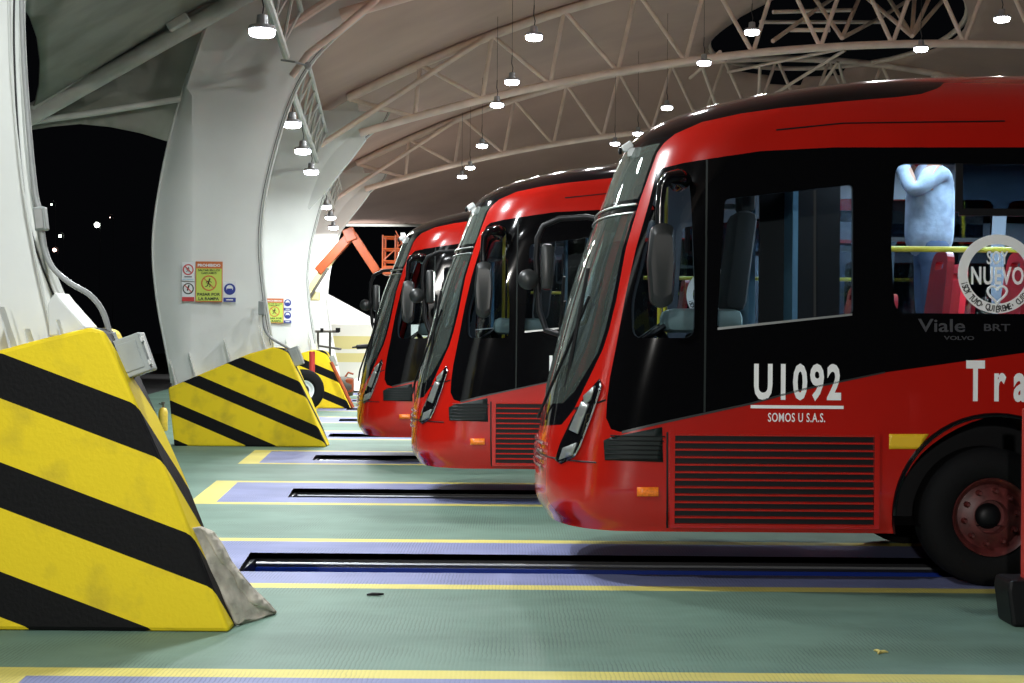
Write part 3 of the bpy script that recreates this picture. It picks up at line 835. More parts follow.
def make_bus():
    t = thing('city_bus', '', 'bus')
    polys = [BAND, FRONT, WSH, SIGN, W1, W2] + WP
    # clip arches to the domain
    arc = [[(a, max(z, Z0)) for a, z in p] for p in ARCH]
    zs = []
    z = Z0
    while z < Z1: zs.append(z); z += 0.05 if z < 0.6 else (0.08 if z < 2.85 else (0.03 if z < 3.5 else 0.015))
    zs.append(Z1)
    As = []; a = 0.0
    while a < LC + LB: As.append(a); a += 0.06 if a < LC + .1 else (0.16 if a < LC + 4 else 0.45)
    As.append(LC + LB)
    dom = [(a, Z0) for a in As] + [(LC + LB, z) for z in zs[1:]] + [(a, Z1) for a in reversed(As[:-1])] + [(0, z) for z in reversed(zs[1:-1])]
    inner = [(a, z) for a in As[1:-1] for z in zs[1:-1]]
    V, T = cdt([dom] + [dens(p, 0.08) for p in polys + arc], inner, 1e-4)
    groups = {}
    for tr in T:
        cx = sum(V[i][0] for i in tr) / 3; cz = sum(V[i][1] for i in tr) / 3
        if cx < 0 or cx > LC + LB or cz < Z0 or cz > Z1: continue
        if any(pip(cx, cz, p) for p in arc): continue
        if pip(cx, cz, WSH): k = 'windshield'
        elif pip(cx, cz, SIGN): k = 'sign'
        elif pip(cx, cz, W1): k = 'w1'
        elif pip(cx, cz, W2): k = 'w2'
        elif any(pip(cx, cz, p) for p in WP): k = 'p%d' % [pip(cx, cz, p) for p in WP].index(True)
        elif pip(cx, cz, BAND): k = 'band'
        elif pip(cx, cz, FRONT): k = 'front' if cz < 3.1 else 'cap'
        else: k = 'red'
        groups.setdefault(k, []).append(tr)
    def build(name, keys, m, sides=(-1, 1), off=0.0, filt=None):
        vs_, fs, ns = [], [], []
        for sd in sides:
            mp = {}
            for k in keys:
                for tr in groups.get(k, []):
                    if filt and not filt(*[sum(V[i][q] for i in tr) / 3 for q in (0, 1)]): continue
                    idx = []
                    for i in tr:
                        if i not in mp:
                            A, z = V[i][0], V[i][1]
                            A = max(0, A); p = S(A, z, off); n = SN(A, z)
                            if sd > 0: p = Vector((p.x, -p.y, p.z)); n = Vector((n.x, -n.y, n.z))
                            mp[i] = len(vs_); vs_.append(p); ns.append(n)
                        idx.append(mp[i])
                    a, b, c = (vs_[j] for j in idx)
                    fn = (b - a).cross(c - a)
                    if fn.length < 1e-9: continue
                    if fn.dot(ns[idx[0]]) < 0: idx.reverse()
                    fs.append(idx)
        me = bpy.data.meshes.new(name); me.from_pydata(vs_, [], fs); me.validate(clean_customdata=False)
        me.materials.append(m)
        for p in me.polygons: p.use_smooth = True
        if off == 0.0 and len(ns) == len(me.vertices): me.normals_split_custom_set_from_vertices(ns)
        o = bpy.data.objects.new(name, me); COL.objects.link(o); o.parent = t
        return o
    body = build('body_shell', ['red'], M['red'])
    build('side_band', ['band'], M['band'])
    build('front_mask', ['front'], M['gloss_black'])
    build('roof_cap', ['cap'], M['gloss_black'])
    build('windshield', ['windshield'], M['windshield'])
    s = build('destination_sign', ['sign'], M['sign_glass'])
    s['label'] = 'dark destination sign glass above the windshield'
    for sd in (-1, 1):
        o = build('window', ['w1'], M['window'], (sd,))
        o = build('window', ['w2'], M['window_dark'] if False else M['window'], (sd,))
        for i in range(len(WP)): build('window', ['p%d' % i], M['window'], (sd,))
    build('inner_lining', ['red', 'band', 'cap'], M['lining'], (-1, 1), -0.045, lambda A, z: A > 0.95 and z > 0.9)
    # rear wall, underbody
    bm = bmesh.new()
    ring = [(-hrow(z)[1], z) for z in zs] + [(hrow(z)[1], z) for z in reversed(zs)]
    bm.faces.new([bm.verts.new((BL - 0.005, y, z)) for y, z in ring]); obj('rear_panel', bm, M['red'], t)
    bm = bmesh.new(); poly = [(S0(a, 0.45).x, S0(a, 0.45).y) for a in As] ; poly += [(x, -y) for x, y in reversed(poly)]
    pu = []
    for q in poly:
        if not pu or (Vector(q) - Vector(pu[-1])).length > 0.01: pu.append(q)
    pu = [(x * 0.985 + 0.05, y * 0.93) for x, y in pu]
    for z in (0.42,): bm.faces.new([bm.verts.new((x, y, z)) for x, y in pu])
    V2 = bm.verts
    for xc in (WX[0], 8.9): pass
    obj('underbody', bm, M['black'], t)
    # overlay pieces following the skin
    def skin_piece(name, pts, m, off=0.012, step=0.05, r=0.0, parent=None, thick=0.012):
        p = rounded(pts, r, 4) if r else pts
        bm = bmesh.new(); sheet(bm, p, lambda u, v: S(u, v, off), step)
        bmesh.ops.recalc_face_normals(bm, faces=bm.faces)
        c = sum((f.normal.y * f.calc_area() for f in bm.faces))
        if c > 0: bmesh.ops.reverse_faces(bm, faces=bm.faces)
        o = obj(name, bm, m, parent or t, smooth=True)
        if thick: solidify(o, thick, -1)
        return o
    def mirror_y(o):
        c = o.copy(); c.data = o.data.copy(); COL.objects.link(c); c.parent = o.parent
        for v in c.data.vertices: v.co.y *= -1
        c.data.flip_normals(); return c
    def H(pts, step=10): return hits(pts, True, step)
    # headlights
    for sd in (-1, 1):
        hp = H([(600, 379), (602, 385), (592, 415), (580, 447), (575, 457), (562, 464), (556, 460), (561, 444), (573, 418), (587, 394)])
        hb = skin_piece('headlight', hp, M['gloss_black'], 0.010)
        gl = []
        for pp in ([(571, 430), (583, 402), (590, 404), (579, 434)], [(561, 460), (565, 448), (578, 443), (574, 455)], [(585, 396), (596, 386), (592, 400), (586, 405)]):
            gl.append(skin_piece('lamp_unit', H(pp), M['silver'], 0.020, parent=hb))
        ed = H([(602, 383), (603.5, 386), (594, 415), (582, 447), (577, 456), (575, 456), (580, 445), (592, 413), (600, 387)])
        gl.append(skin_piece('light_strip', ed, M['chrome'], 0.022, parent=hb))
        sv = skin_piece('side_vent', H([(604, 440.5), (612, 437), (662, 427), (663, 462), (605, 460)]), M['vent'], 0.008)
        # slats on the small vent
        bm = bmesh.new()
        for k in range(6):
            z = hit(630, 459 - k * 4.6)[1]; a0 = hit(606, 450)[0] + 0.01; a1 = hit(661, 450)[0]
            tube(bm, [S(a0 + (a1 - a0) * q / 6, z, 0.012) for q in range(7)], 0.004, 5)
        vs2 = obj('vent_slats', bm, M['black'], sv)
        ml = skin_piece('marker_lamp', H([(637, 487), (658, 487), (658, 495.5), (637, 495.5)]), M['amber'], 0.03, thick=0.03)
        seam = skin_piece('panel_seam', H([(666.3, 432), (668.3, 432), (668.3, 528), (666.3, 528)]), M['black'], 0.003, thick=0)
        seam3 = skin_piece('panel_seam', H([(574, 408), (600, 401), (606, 399), (606, 401), (600, 403), (575, 410)]), M['black'], 0.003, thick=0)
        seam2 = skin_piece('panel_seam', H([(776, 129.3), (843, 122.6), (1005, 120.5), (1005, 122), (843, 124), (776, 131)]), M['black'], 0.003, thick=0)
        seam4 = skin_piece('window_trim', H([(717.5, 327.5), (852, 313.5), (852, 315.5), (717.5, 330)]), M['silver'], 0.006, thick=0)
        seam5 = skin_piece('sash_bar', H([(813.5, 190), (816, 190), (816, 317), (813.5, 317)]), M['mirror_back'], 0.004, thick=0)
        seam6 = skin_piece('panel_seam', H([(706, 160), (708, 160), (705.5, 412), (703.5, 412)]), M['vent'], 0.002, thick=0)
        seam7 = skin_piece('band_trim', H([(622, 431), (660, 422), (749, 403), (800, 389), (885, 371.5), (885, 373), (800, 391), (749, 405), (660, 424.2), (622, 433.5)]), M['mirror_back'], 0.004, thick=0)
        ref = skin_piece('reflector', H([(889, 434), (929, 434), (918, 449), (889, 449)]), M['yellow_vinyl'], 0.004, thick=0.003)
        # radiator grille
        gp = H([(669, 431), (880, 434), (880, 526), (669, 526)])
        gz0, gz1 = hit(780, 524)[1], hit(780, 435)[1]
        gx0, gx1 = S0(*hit(674, 480)).x, S0(*hit(873, 480)).x
        bm = bmesh.new(); box(bm, ((gx0 + gx1) / 2, -1.252, (gz0 + gz1) / 2), (gx1 - gx0, 0.008, gz1 - gz0)); gr = obj('grille', bm, M['black'], t)
        n = 12; bm = bmesh.new()
        for k in range(n + 1):
            z = gz0 + (gz1 - gz0) * k / n
            box(bm, ((gx0 + gx1) / 2, -1.270, z), (gx1 - gx0, 0.022, 0.011), Matrix.Rotation(0.2, 3, 'X'))
        for x in (gx0 - 0.015, gx1 + 0.02): box(bm, (x, -1.262, (gz0 + gz1) / 2), (0.035, 0.034, gz1 - gz0 + 0.045))
        for z in (gz0 - 0.01, gz1 + 0.012): box(bm, ((gx0 + gx1) / 2, -1.262, z), (gx1 - gx0 + .06, 0.03, 0.025))
        sl = obj('slats', bm, M['red'], gr)
        hop = []
        x0, x1 = xs_, xw + 1.42
        bm = bmesh.new()
        fr = 0.03
        box(bm, ((x0 + x1) / 2, -1.238, (zH + zB) / 2 - .0), (x1 - x0, 0.012, zB - zH - 0.02)); ho = obj('hopper_window', bm, M['window_dark'], t)
        bm = bmesh.new()
        box(bm, ((x0 + x1) / 2, -1.243, zH), (x1 - x0, 0.02, 0.05)); box(bm, (x0, -1.243, (zH + zB) / 2), (0.05, 0.02, zB - zH))
        hf = obj('hopper_frame', bm, M['black'], ho)
        allp = [hb] + gl + [sv, vs2, ml, seam, seam2, seam3, seam4, seam5, seam6, seam7, ref, gr, sl, ho, hf]
        if sd > 0:
            done = set()
            for o in allp:
                if o.data.name in done: continue
                done.add(o.data.name)
                for v in o.data.vertices: v.co.y *= -1
                o.data.flip_normals()
    # horizontal silver strip over the windshield
    bm = bmesh.new()
    pts = [S(a, 2.655, 0.012) for a in [ws_side[0][0] * k / 14 for k in range(15)]]
    full = [Vector((p.x, -p.y, p.z)) for p in reversed(pts)] + pts[1:]
    tube(bm, full, 0.008, 6); tube(bm, [p + Vector((-0.02, 0, -0.06)) for p in full], 0.006, 6); obj('windshield_strip', bm, M['silver'], t, smooth=True)
    # bumper details on the nose: centre grille panel + emblem
    bm = bmesh.new()
    for k in range(4):
        z = 0.93 - k * 0.055
        a = [S(0.35 * q / 8, z, 0.012) for q in range(9)]
        tube(bm, [Vector((p.x, -p.y, p.z)) for p in reversed(a)] + a[1:], 0.012, 6)
    obj('nose_grille', bm, M['chrome'], t, smooth=True)
    bm = bmesh.new()
    for sd in (-1, 1):
        a = [S(0.05 + 1.0 * q / 14, 0.845 - 0.0 * q, 0.002) for q in range(15)]
        tube(bm, [Vector((p.x, p.y * sd * -1, p.z)) for p in a], 0.006, 5)
    obj('bumper_seam', bm, M['black'], t)
    # wipers
    for s in (-1, 1):
        bm = bmesh.new()
        a = [(0.12, 1.10), (0.3, 1.25), (0.5, 1.6), (0.62, 2.0)]
        P = [S(A, z, 0.04) for A, z in a]
        if s > 0: P = [S(A * 0.9, z, 0.04) for A, z in [(0.5, 1.10), (0.62, 1.3), (0.45, 1.7), (0.3, 2.0)]]; P = [Vector((p.x, -p.y, p.z)) for p in P]
        tube(bm, P, 0.012, 6); tube(bm, [P[2] + Vector((-.01, 0, -.3)), P[3] + Vector((-.01, 0, .2))], 0.014, 6)
        obj('wiper', bm, M['black'], t, smooth=True)
    # white roof camera
    rc = S(0.35, 3.10, 0.05)
    bm = bmesh.new(); box(bm, (rc.x, rc.y, rc.z), (0.085, 0.07, 0.055), Matrix.Rotation(-0.6, 3, 'Y'), 0.012); box(bm, (rc.x + 0.03, rc.y, rc.z - .04), (0.05, 0.05, 0.06))
    co = obj('roof_camera', bm, M['sign_white'], t)
    bm = bmesh.new(); lathe(bm, [(0.028, 0.0), (0.028, -0.02), (0.01, -0.025)], 12, 'X', (rc.x - 0.04, rc.y, rc.z - 0.03)); obj('camera_lens', bm, M['black'], co)
    # wheels
    def wheel(xc, s, parent):
        e = bpy.data.objects.new('wheel', None); COL.objects.link(e); e.parent = parent; e.location = (xc, s * 1.19, 0.485); e.rotation_euler = (0, 0, 0 if s < 0 else PI)
        bm = bmesh.new(); lathe(bm, [(0.27, 0.02), (0.30, -0.005), (0.40, -0.012), (0.455, 0.015), (0.483, 0.05), (0.483, 0.24), (0.44, 0.28), (0.28, 0.27)], 48, 'Y'); obj('tyre', bm, M['rubber'], e, smooth=True)
        bm = bmesh.new(); lathe(bm, [(0.275, 0.02), (0.27, 0.0), (0.255, 0.01), (0.235, 0.05), (0.225, 0.07), (0.15, 0.035), (0.12, 0.03), (0.115, 0.10), (0.09, 0.10)], 40, 'Y'); rimbm = bm
        bm = bmesh.new(); lathe(bm, [(0.105, 0.12), (0.085, 0.09), (0.05, 0.07), (0.02, 0.065)], 24, 'Y'); obj('hub', bm, M['black'], e, smooth=True); bm = rimbm
        for k in range(10):
            a = 2 * PI * k / 10 + 0.15
            lathe(bm, [(0.022, 0.06), (0.022, 0.035), (0.014, 0.02), (0.012, 0.005)], 8, 'Y', (0.185 * math.cos(a), 0, 0.185 * math.sin(a)))
        obj('rim', bm, M['rim'], e, smooth=True)

        return e
    for xc in (WX[0], 8.9):
        for s in (-1, 1):
            wheel(xc, s, t)
            bm = bmesh.new(); n = 28; A_, B_ = [], []
            for k in range(n + 1):
                a = PI * k / n * 1.12 - PI * 0.06
                A_.append(bm.verts.new((xc + 0.70 * math.cos(a), s * 1.245, 0.5 + 0.70 * math.sin(a)))); B_.append(bm.verts.new((xc + 0.70 * math.cos(a), s * 0.6, 0.5 + 0.70 * math.sin(a))))
            for k in range(n): bm.faces.new((A_[k], A_[k + 1], B_[k + 1], B_[k]))
            bm.faces.new(B_)
            ao = obj('wheel_arch', bm, M['black'], t, smooth=True)
            bm = bmesh.new(); tube(bm, [(xc + 0.70 * math.cos(PI * k / 28), s * 1.252, 0.5 + 0.70 * math.sin(PI * k / 28)) for k in range(29)], 0.017, 8); obj('arch_rim', bm, M['gloss_black'], ao, smooth=True)
    # near (driver) mirror
    mr = bpy.data.objects.new('side_mirror', None); COL.objects.link(mr); mr.parent = t
    def P1_(px, py, d): return pt(px, py, d) - Vector((BX, BY, 0))
    bm = bmesh.new(); tube(bm, [P1_(678, 182, 9.86), P1_(683, 180, 9.7), P1_(678, 177, 9.60), P1_(668, 178, 9.56), P1_(662, 186, 9.56), P1_(660, 205, 9.56), P1_(660, 226, 9.56)], [0.07, 0.06, 0.055, 0.045, 0.035, 0.03, 0.03], 12); obj('mirror_arm', bm, M['gloss_black'], mr, smooth=True)
    bm = bmesh.new(); sheet_poly = rounded([(652, 226), (663, 222), (674, 226), (676, 265), (673, 303), (662, 309), (651, 303), (648, 262)], 5)
    front = [P1_(a, b, 9.48) for a, b in sheet_poly]
    cc = sum(front, Vector()) / len(front)
    r0 = [bm.verts.new(p) for p in front]; r1 = [bm.verts.new(p + Vector((0, 0.10, 0))) for p in front]; r_1 = [bm.verts.new(cc + (p - cc) * 0.8 + Vector((0, -0.03, 0))) for p in front]
    n = len(front)
    for k in range(n):
        bm.faces.new((r0[k], r0[(k + 1) % n], r1[(k + 1) % n], r1[k])); bm.faces.new((r0[k], r_1[k], r_1[(k + 1) % n], r0[(k + 1) % n]))
    bm.faces.new(r1); bm.faces.new(r_1); bmesh.ops.recalc_face_normals(bm, faces=bm.faces)
    obj('mirror_head', bm, M['mirror_back'], mr, smooth=True)
    bm = bmesh.new(); box(bm, (cc.x + 0.06, cc.y + 0.06, cc.z), (0.02, 0.1, 0.45), None, 0.005); obj('mirror_glass', bm, M['mirror'], mr)
    # far side mirror on its forward arm
    mf = bpy.data.objects.new('side_mirror', None); COL.objects.link(mf); mf.parent = t
    bm = bmesh.new(); tube(bm, [(0.62, 1.12, 2.72), (0.45, 1.22, 2.76), (0.22, 1.30, 2.75), (0.08, 1.33, 2.69), (0.03, 1.34, 2.58), (0.02, 1.34, 2.40), (0.05, 1.34, 1.95), (0.11, 1.30, 1.78), (0.3, 1.05, 1.72)], 0.026, 10); obj('mirror_arm', bm, M['black'], mf, smooth=True)
    bm = bmesh.new(); box(bm, (0.11, 1.34, 2.33), (0.10, 0.20, 0.40), None, 0.03); hd = obj('mirror_head', bm, M['mirror_back'], mf, smooth=True)
    bm = bmesh.new(); box(bm, (0.163, 1.34, 2.33), (0.01, 0.16, 0.34)); obj('mirror_glass', bm, M['mirror'], hd)
    bm = bmesh.new(); lathe(bm, [(0.085, 0.03), (0.09, 0.0), (0.07, -0.025), (0.03, -0.04), (0.005, -0.043)], 24, 'Y', (-0.05, 1.30, 2.22)); tube(bm, [(-0.05, 1.33, 2.22), (0.08, 1.34, 2.24)], 0.012, 6); obj('round_mirror', bm, M['mirror_back'], mf, smooth=True)
    # interior
    fp = [(1.3, -1.18)]
    for xc in (WX[0], 8.9): fp += [(xc - 0.74, -1.18), (xc - 0.74, -0.59), (xc + 0.74, -0.59), (xc + 0.74, -1.18)]
    fp += [(11.9, -1.18)]
    fp = fp + [(x, -y) for x, y in reversed(fp)]
    bm = bmesh.new(); prism(bm, fp, 0.95, 1.01)
    for v in bm.verts: v.co = Vector((v.co.x, v.co.z, v.co.y))
    bmesh.ops.recalc_face_normals(bm, faces=bm.faces); obj('cabin_floor', bm, M['int_floor'], t)
    for yy in (-0.87, 0.87):
        bm = bmesh.new(); box(bm, (WX[0], yy, 1.245), (1.5, 0.6, 0.06), None, 0.01); obj('wheel_box', bm, M['black'], t)
    bm = bmesh.new(); box(bm, (2.95, -0.30, 1.30), (1.0, 0.46, 0.59), None, 0.03); obj('platform', bm, M['lining'], t)
    bm = bmesh.new(); prism(bm, [(0.45, 1.0), (0.40, 1.42), (0.55, 1.5), (0.85, 1.46), (0.95, 1.2), (0.95, 1.0)], -1.05, 1.05, 0.03); obj('dashboard', bm, M['dash'], t)
    # driver seat
    ds = bpy.data.objects.new('driver_seat', None); COL.objects.link(ds); ds.parent = t; ds.location = (1.28, -0.72, 1.0)
    bm = bmesh.new(); box(bm, (-0.10, 0, 0.84), (0.55, 0.52, 0.17), None, 0.06); obj('seat_cushion', bm, M['seat_grey'], ds, smooth=True)
    bm = bmesh.new(); box(bm, (0.16, 0, 1.27), (0.16, 0.48, 0.72), Matrix.Rotation(0.12, 3, 'Y'), 0.06); box(bm, (0.22, 0, 1.72), (0.11, 0.30, 0.2), None, 0.04); obj('backrest', bm, M['seat_dark'], ds, smooth=True)
    bm = bmesh.new(); box(bm, (0, 0, 0.38), (0.4, 0.4, 0.75), None, 0.05); obj('seat_base', bm, M['seat_dark'], ds)
    sw = bpy.data.objects.new('steering_wheel', None); COL.objects.link(sw); sw.parent = t; sw.location = (0.88, -0.62, 1.78); sw.rotation_euler = (0, -0.6, 0)
    bm = bmesh.new(); tube(bm, [(0.24 * math.cos(a * PI / 16), 0.24 * math.sin(a * PI / 16), 0) for a in range(33)], 0.018, 8, cap=False); obj('wheel_ring', bm, M['black'], sw, smooth=True)
    bm = bmesh.new(); box(bm, (0, 0, 0), (0.46, 0.05, 0.02)); box(bm, (0, 0, 0), (0.05, 0.46, 0.02)); tube(bm, [(0, 0, 0), (0, 0, -0.5)], 0.035); obj('wheel_spokes', bm, M['black'], sw)
    # partition behind driver
    bm = bmesh.new(); box(bm, (1.92, -0.2, 1.9), (0.04, 0.5, 1.9)); box(bm, (1.72, 0.55, 2.0), (0.05, 0.55, 2.2)); obj('partition', bm, M['panel_blue'], t)
    bm = bmesh.new(); box(bm, (2.02, -0.1, 2.0), (0.62, 0.03, 2.0)); obj('partition', bm, M['black'], t)
    bm = bmesh.new(); box(bm, (1.36, 0.62, 2.05), (0.05, 0.06, 1.5), Matrix.Rotation(0.04, 3, 'Y')); box(bm, (1.55, 0.62, 2.8), (0.42, 0.06, 0.04)); obj('door_frame', bm, M['silver'], t)
    for (x, y) in [(1.0, 0.4), (1.06, 0.55), (2.0, 0.0), (4.0, 0.3), (5.7, -0.3), (7.5, 0.3)]:
        bm = bmesh.new(); tube(bm, [(x, y, 1.0), (x, y, 3.15)], 0.018, 8); obj('grab_pole', bm, M['yellow_pole'], t)
    za = 1.68 + (341.5 - 247) / F * (BY - 1.0)
    for s in (-1,):
        bm = bmesh.new(); tube(bm, [(2.45, -1.12, za), (5.0, -1.12, za)], 0.020, 8); obj('hand_rail', bm, M['yellow_pole'], t)
    # passenger seats: red shells with a handle opening in the back
    def seat(x, y):
        e = bpy.data.objects.new('passenger_seat', None); COL.objects.link(e); e.parent = t; e.location = (x, y, 1.10 if x < 4 else 1.02)
        return e
    sh = bmesh.new()
    outer = rounded([(-0.21, 0), (0.21, 0), (0.23, 0.35), (0.19, 0.83), (-0.19, 0.83), (-0.23, 0.35)], 0.12, 5)
    hole = rounded([(-0.10, 0.70), (0.10, 0.70), (0.09, 0.76), (-0.09, 0.76)], 0.03, 3)
    V3, T3 = cdt([outer, hole], [])
    bvs = [sh.verts.new((0.05 + 0.12 * v[1], v[0], v[1] + 0.42)) for v in V3]
    for tr in T3:
        cx = sum(V3[i][0] for i in tr) / 3; cy = sum(V3[i][1] for i in tr) / 3
        if pip(cx, cy, outer) and not pip(cx, cy, hole): sh.faces.new([bvs[i] for i in tr])
    s_me = None
    for (x, y) in [(2.78, -0.78), (3.33, -0.78), (4.55, -0.85), (5.35, -0.85), (3.4, 0.85), (4.6, 0.85), (5.4, 0.85), (6.3, -0.85), (7.1, -0.85), (6.3, 0.85), (7.1, 0.85)]:
        e = seat(x, y)
        if s_me is None:
            o = obj('backrest', sh, M['seat_red'], e); solidify(o, 0.05, 0); back = o
            bm = bmesh.new(); box(bm, (-0.18, 0, 0.43), (0.42, 0.42, 0.06), None, 0.025); cu = obj('seat', bm, M['seat_red'], e)
            bm = bmesh.new(); box(bm, (-0.1, 0, 0.27), (0.06, 0.3, 0.28)); lg = obj('leg', bm, M['silver'], e); s_me = 1
        else:
            for q in (back, cu, lg):
                c = q.copy(); COL.objects.link(c); c.parent = e
    # interior ceiling light strip (housing + lens)
    bm = bmesh.new(); box(bm, (6.3, 0.35, 3.22), (8.2, 0.22, 0.04)); obj('ceiling_lamp', bm, M['bus_light'], t)
    bm = bmesh.new(); box(bm, (4.6, -0.80, 3.24), (4.6, 0.14, 0.04)); obj('ceiling_lamp', bm, M['bus_light'], t)  # near-side strip added out of sight to brighten the jacket
    # lettering
    zc = lambda py: 1.68 + (341.5 - py) / F * (BY - 1.25)
    def tx(name, body, x0, x1, y0, y1, m, off=0.006, yy=-1.252, sp=1.0):
        a = pt((x0 + x1) / 2, (y0 + y1) / 2, BY - 1.25) - Vector((BX, BY, 0))
        return text_obj(name, body, (x1 - x0) / F * (BY - 1.25), (y1 - y0) / F * (BY - 1.25), (a.x, yy, a.z), m, t, off, sp, rx=PI / 2)
    tx('fleet_number', 'U1092', 754, 841, 363.5, 401, M['white_vinyl'], 0.032, sp=1.2)
    bm = bmesh.new(); a = pt(797, 407, BY - 1.25) - Vector((BX, BY, 0)); box(bm, (a.x, -1.254, a.z), (0.64, 0.004, 0.022)); obj('underline', bm, M['white_vinyl'], t)
    tx('operator_name', 'SOMOS U S.A.S.', 768, 825, 413, 422, M['white_vinyl'], 0.008, sp=1.1)
    a = pt(966, 381, BY - 1.25) - Vector((BX, BY, 0))
    wds = text_obj('route_lettering', 'TransMilenio', 1.75, 0.285, (a.x + 0.875, -1.252, a.z), M['white_vinyl'], t, 0.03, 1.6)
    tx('model_lettering', 'Viale', 918, 965, 319, 332, M['grey_vinyl'], 0.01)
    tx('model_lettering', 'BRT', 984, 1010, 324, 331, M['grey_vinyl'], 0.01)
    tx('maker_lettering', 'VOLVO', 944, 974, 336, 340, M['grey_vinyl'], 0.01)
    # round sticker on the passenger window
    a = pt(997, 274, BY - 1.25) - Vector((BX, BY, 0)); ro, ri = 0.272, 0.205
    st = bpy.data.objects.new('window_sticker', None); COL.objects.link(st); st.parent = t; st.location = (a.x, -1.258, a.z)
    bm = bmesh.new(); n = 64; rings = [[bm.verts.new((r * math.cos(2 * PI * k / n), y, (r * math.sin(2 * PI * k / n)) - (0.012 if r == ri and False else 0))) for k in range(n)] for r, y in ((ro, 0), (ri, 0), (ri, .003), (ro, .003))]
    for i in range(4):
        for k in range(n): bm.faces.new((rings[i][k], rings[i][(k + 1) % n], rings[(i + 1) % 4][(k + 1) % n], rings[(i + 1) % 4][k]))
    bmesh.ops.recalc_face_normals(bm, faces=bm.faces)
    obj('ring', bm, M['white_vinyl'], st)
    text_obj('lettering', 'SOY', 0.145, 0.092, (0, 0, 0.112), M['white_vinyl'], st, 0.012, 1.05)
    text_obj('lettering', 'NUEVO', 0.36, 0.125, (0, -0.002, -0.012), M['white_vinyl'], st, 0.02, 1.1)
    bm = bmesh.new(); hp = []
    for k in range(25):
        u = 2 * PI * k / 24
        hp.append((0.0042 * 16 * math.sin(u) ** 3, 0, -0.135 + 0.0042 * (13 * math.cos(u) - 5 * math.cos(2 * u) - 2 * math.cos(3 * u) - math.cos(4 * u))))
    tube(bm, hp, 0.009, 6); obj('heart', bm, M['white_vinyl'], st)
    arc_t = '¡SOY TUYO, QUIÉREME, CUÍDAME!'
    bmj = bmesh.new()
    cache = {}
    for i, ch in enumerate(arc_t):
        if ch == ' ': continue
        ang = math.radians(196 + (344 - 196) * i / (len(arc_t) - 1))
        if ch not in cache: cache[ch] = text_mesh(ch, 0.06, 0.001, 0.002)
        me, ww, hh = cache[ch]
        mm = me.copy(); mx = Matrix.Translation(((ro + ri) / 2 * math.cos(ang), -0.003, (ro + ri) / 2 * math.sin(ang))) @ Matrix.Rotation(-(ang + PI / 2), 4, 'Y') @ Matrix.Rotation(PI / 2, 4, 'X') @ Matrix.Diagonal((0.72, 1, 1, 1))
        mm.transform(mx); bmj.from_mesh(mm); bpy.data.meshes.remove(mm)
    obj('lettering', bmj, M['black_vinyl'], st)
    return t
bus1 = make_bus()
bus2 = copy_tree(bus1); bus3 = copy_tree(bus1)
bus1.location = (BX, BY, 0)
bus2.location = (-1.10, 14.55 + 1.25, 0)
bus3.location = (-2.20, 19.25 + 1.25, 0)
for b_, l_ in ((bus1, 'closest red bus with black window band, person inside, number U1092 at front'), (bus2, 'second red bus, its nose showing between the closest and the farthest bus'), (bus3, 'farthest red bus, smallest, beside the boom lift and third base')):
    tag(b_, l_, 'bus', 'red buses parked nose out in the lanes')
# light inside the buses (the strip lamps)
for b_, e in ((bus1, 150), (bus2, 30), (bus3, 8)):
    L = bpy.data.lights.new('cabin_light', 'AREA'); L.shape = 'RECTANGLE'; L.size = 7.0; L.size_y = 0.2; L.energy = e * 3; L.color = (0.62, 0.82, 1.0)
    o = bpy.data.objects.new('cabin_light', L); COL.objects.link(o); o.parent = b_; o.location = (6.3, 0.35, 3.18)
    L = bpy.data.lights.new('cabin_light', 'AREA'); L.shape = 'RECTANGLE'; L.size = 4.4; L.size_y = 0.14; L.energy = e * 0.3; L.color = (0.62, 0.82, 1.0)  # light of the added near-side strip
    o = bpy.data.objects.new('cabin_light', L); COL.objects.link(o); o.parent = b_; o.location = (4.6, -0.80, 3.20)

# ------------------------------------------------------------------ person inside the closest bus
def skin_chain(bm, lay, pts, r, start=None):
    prev = start
    out = []
    for p, q in zip(pts, r):
        v = bm.verts.new(p); v[lay].radius = q if isinstance(q, tuple) else (q, q)
        if prev: bm.edges.new((prev, v))
        prev = v; out.append(v)
    return out
def skinned(name, build, m, parent, sub=2):
    bm = bmesh.new(); lay = bm.verts.layers.skin.verify()
    root = build(bm, lay)
    root[lay].use_root = True
    me = bpy.data.meshes.new(name); bm.to_mesh(me); bm.free(); me.materials.append(m)
    o = bpy.data.objects.new(name, me); COL.objects.link(o)
    md = o.modifiers.new('skin', 'SKIN'); md.use_smooth_shade = True
    s = o.modifiers.new('sub', 'SUBSURF'); s.levels = sub; s.render_levels = sub
    dg = bpy.context.evaluated_depsgraph_get(); me2 = bpy.data.meshes.new_from_object(o.evaluated_get(dg))
    o.modifiers.clear(); o.data = me2
    if not me2.materials: me2.materials.append(m)
    for p in me2.polygons: p.use_smooth = True
    o.parent = parent
    return o
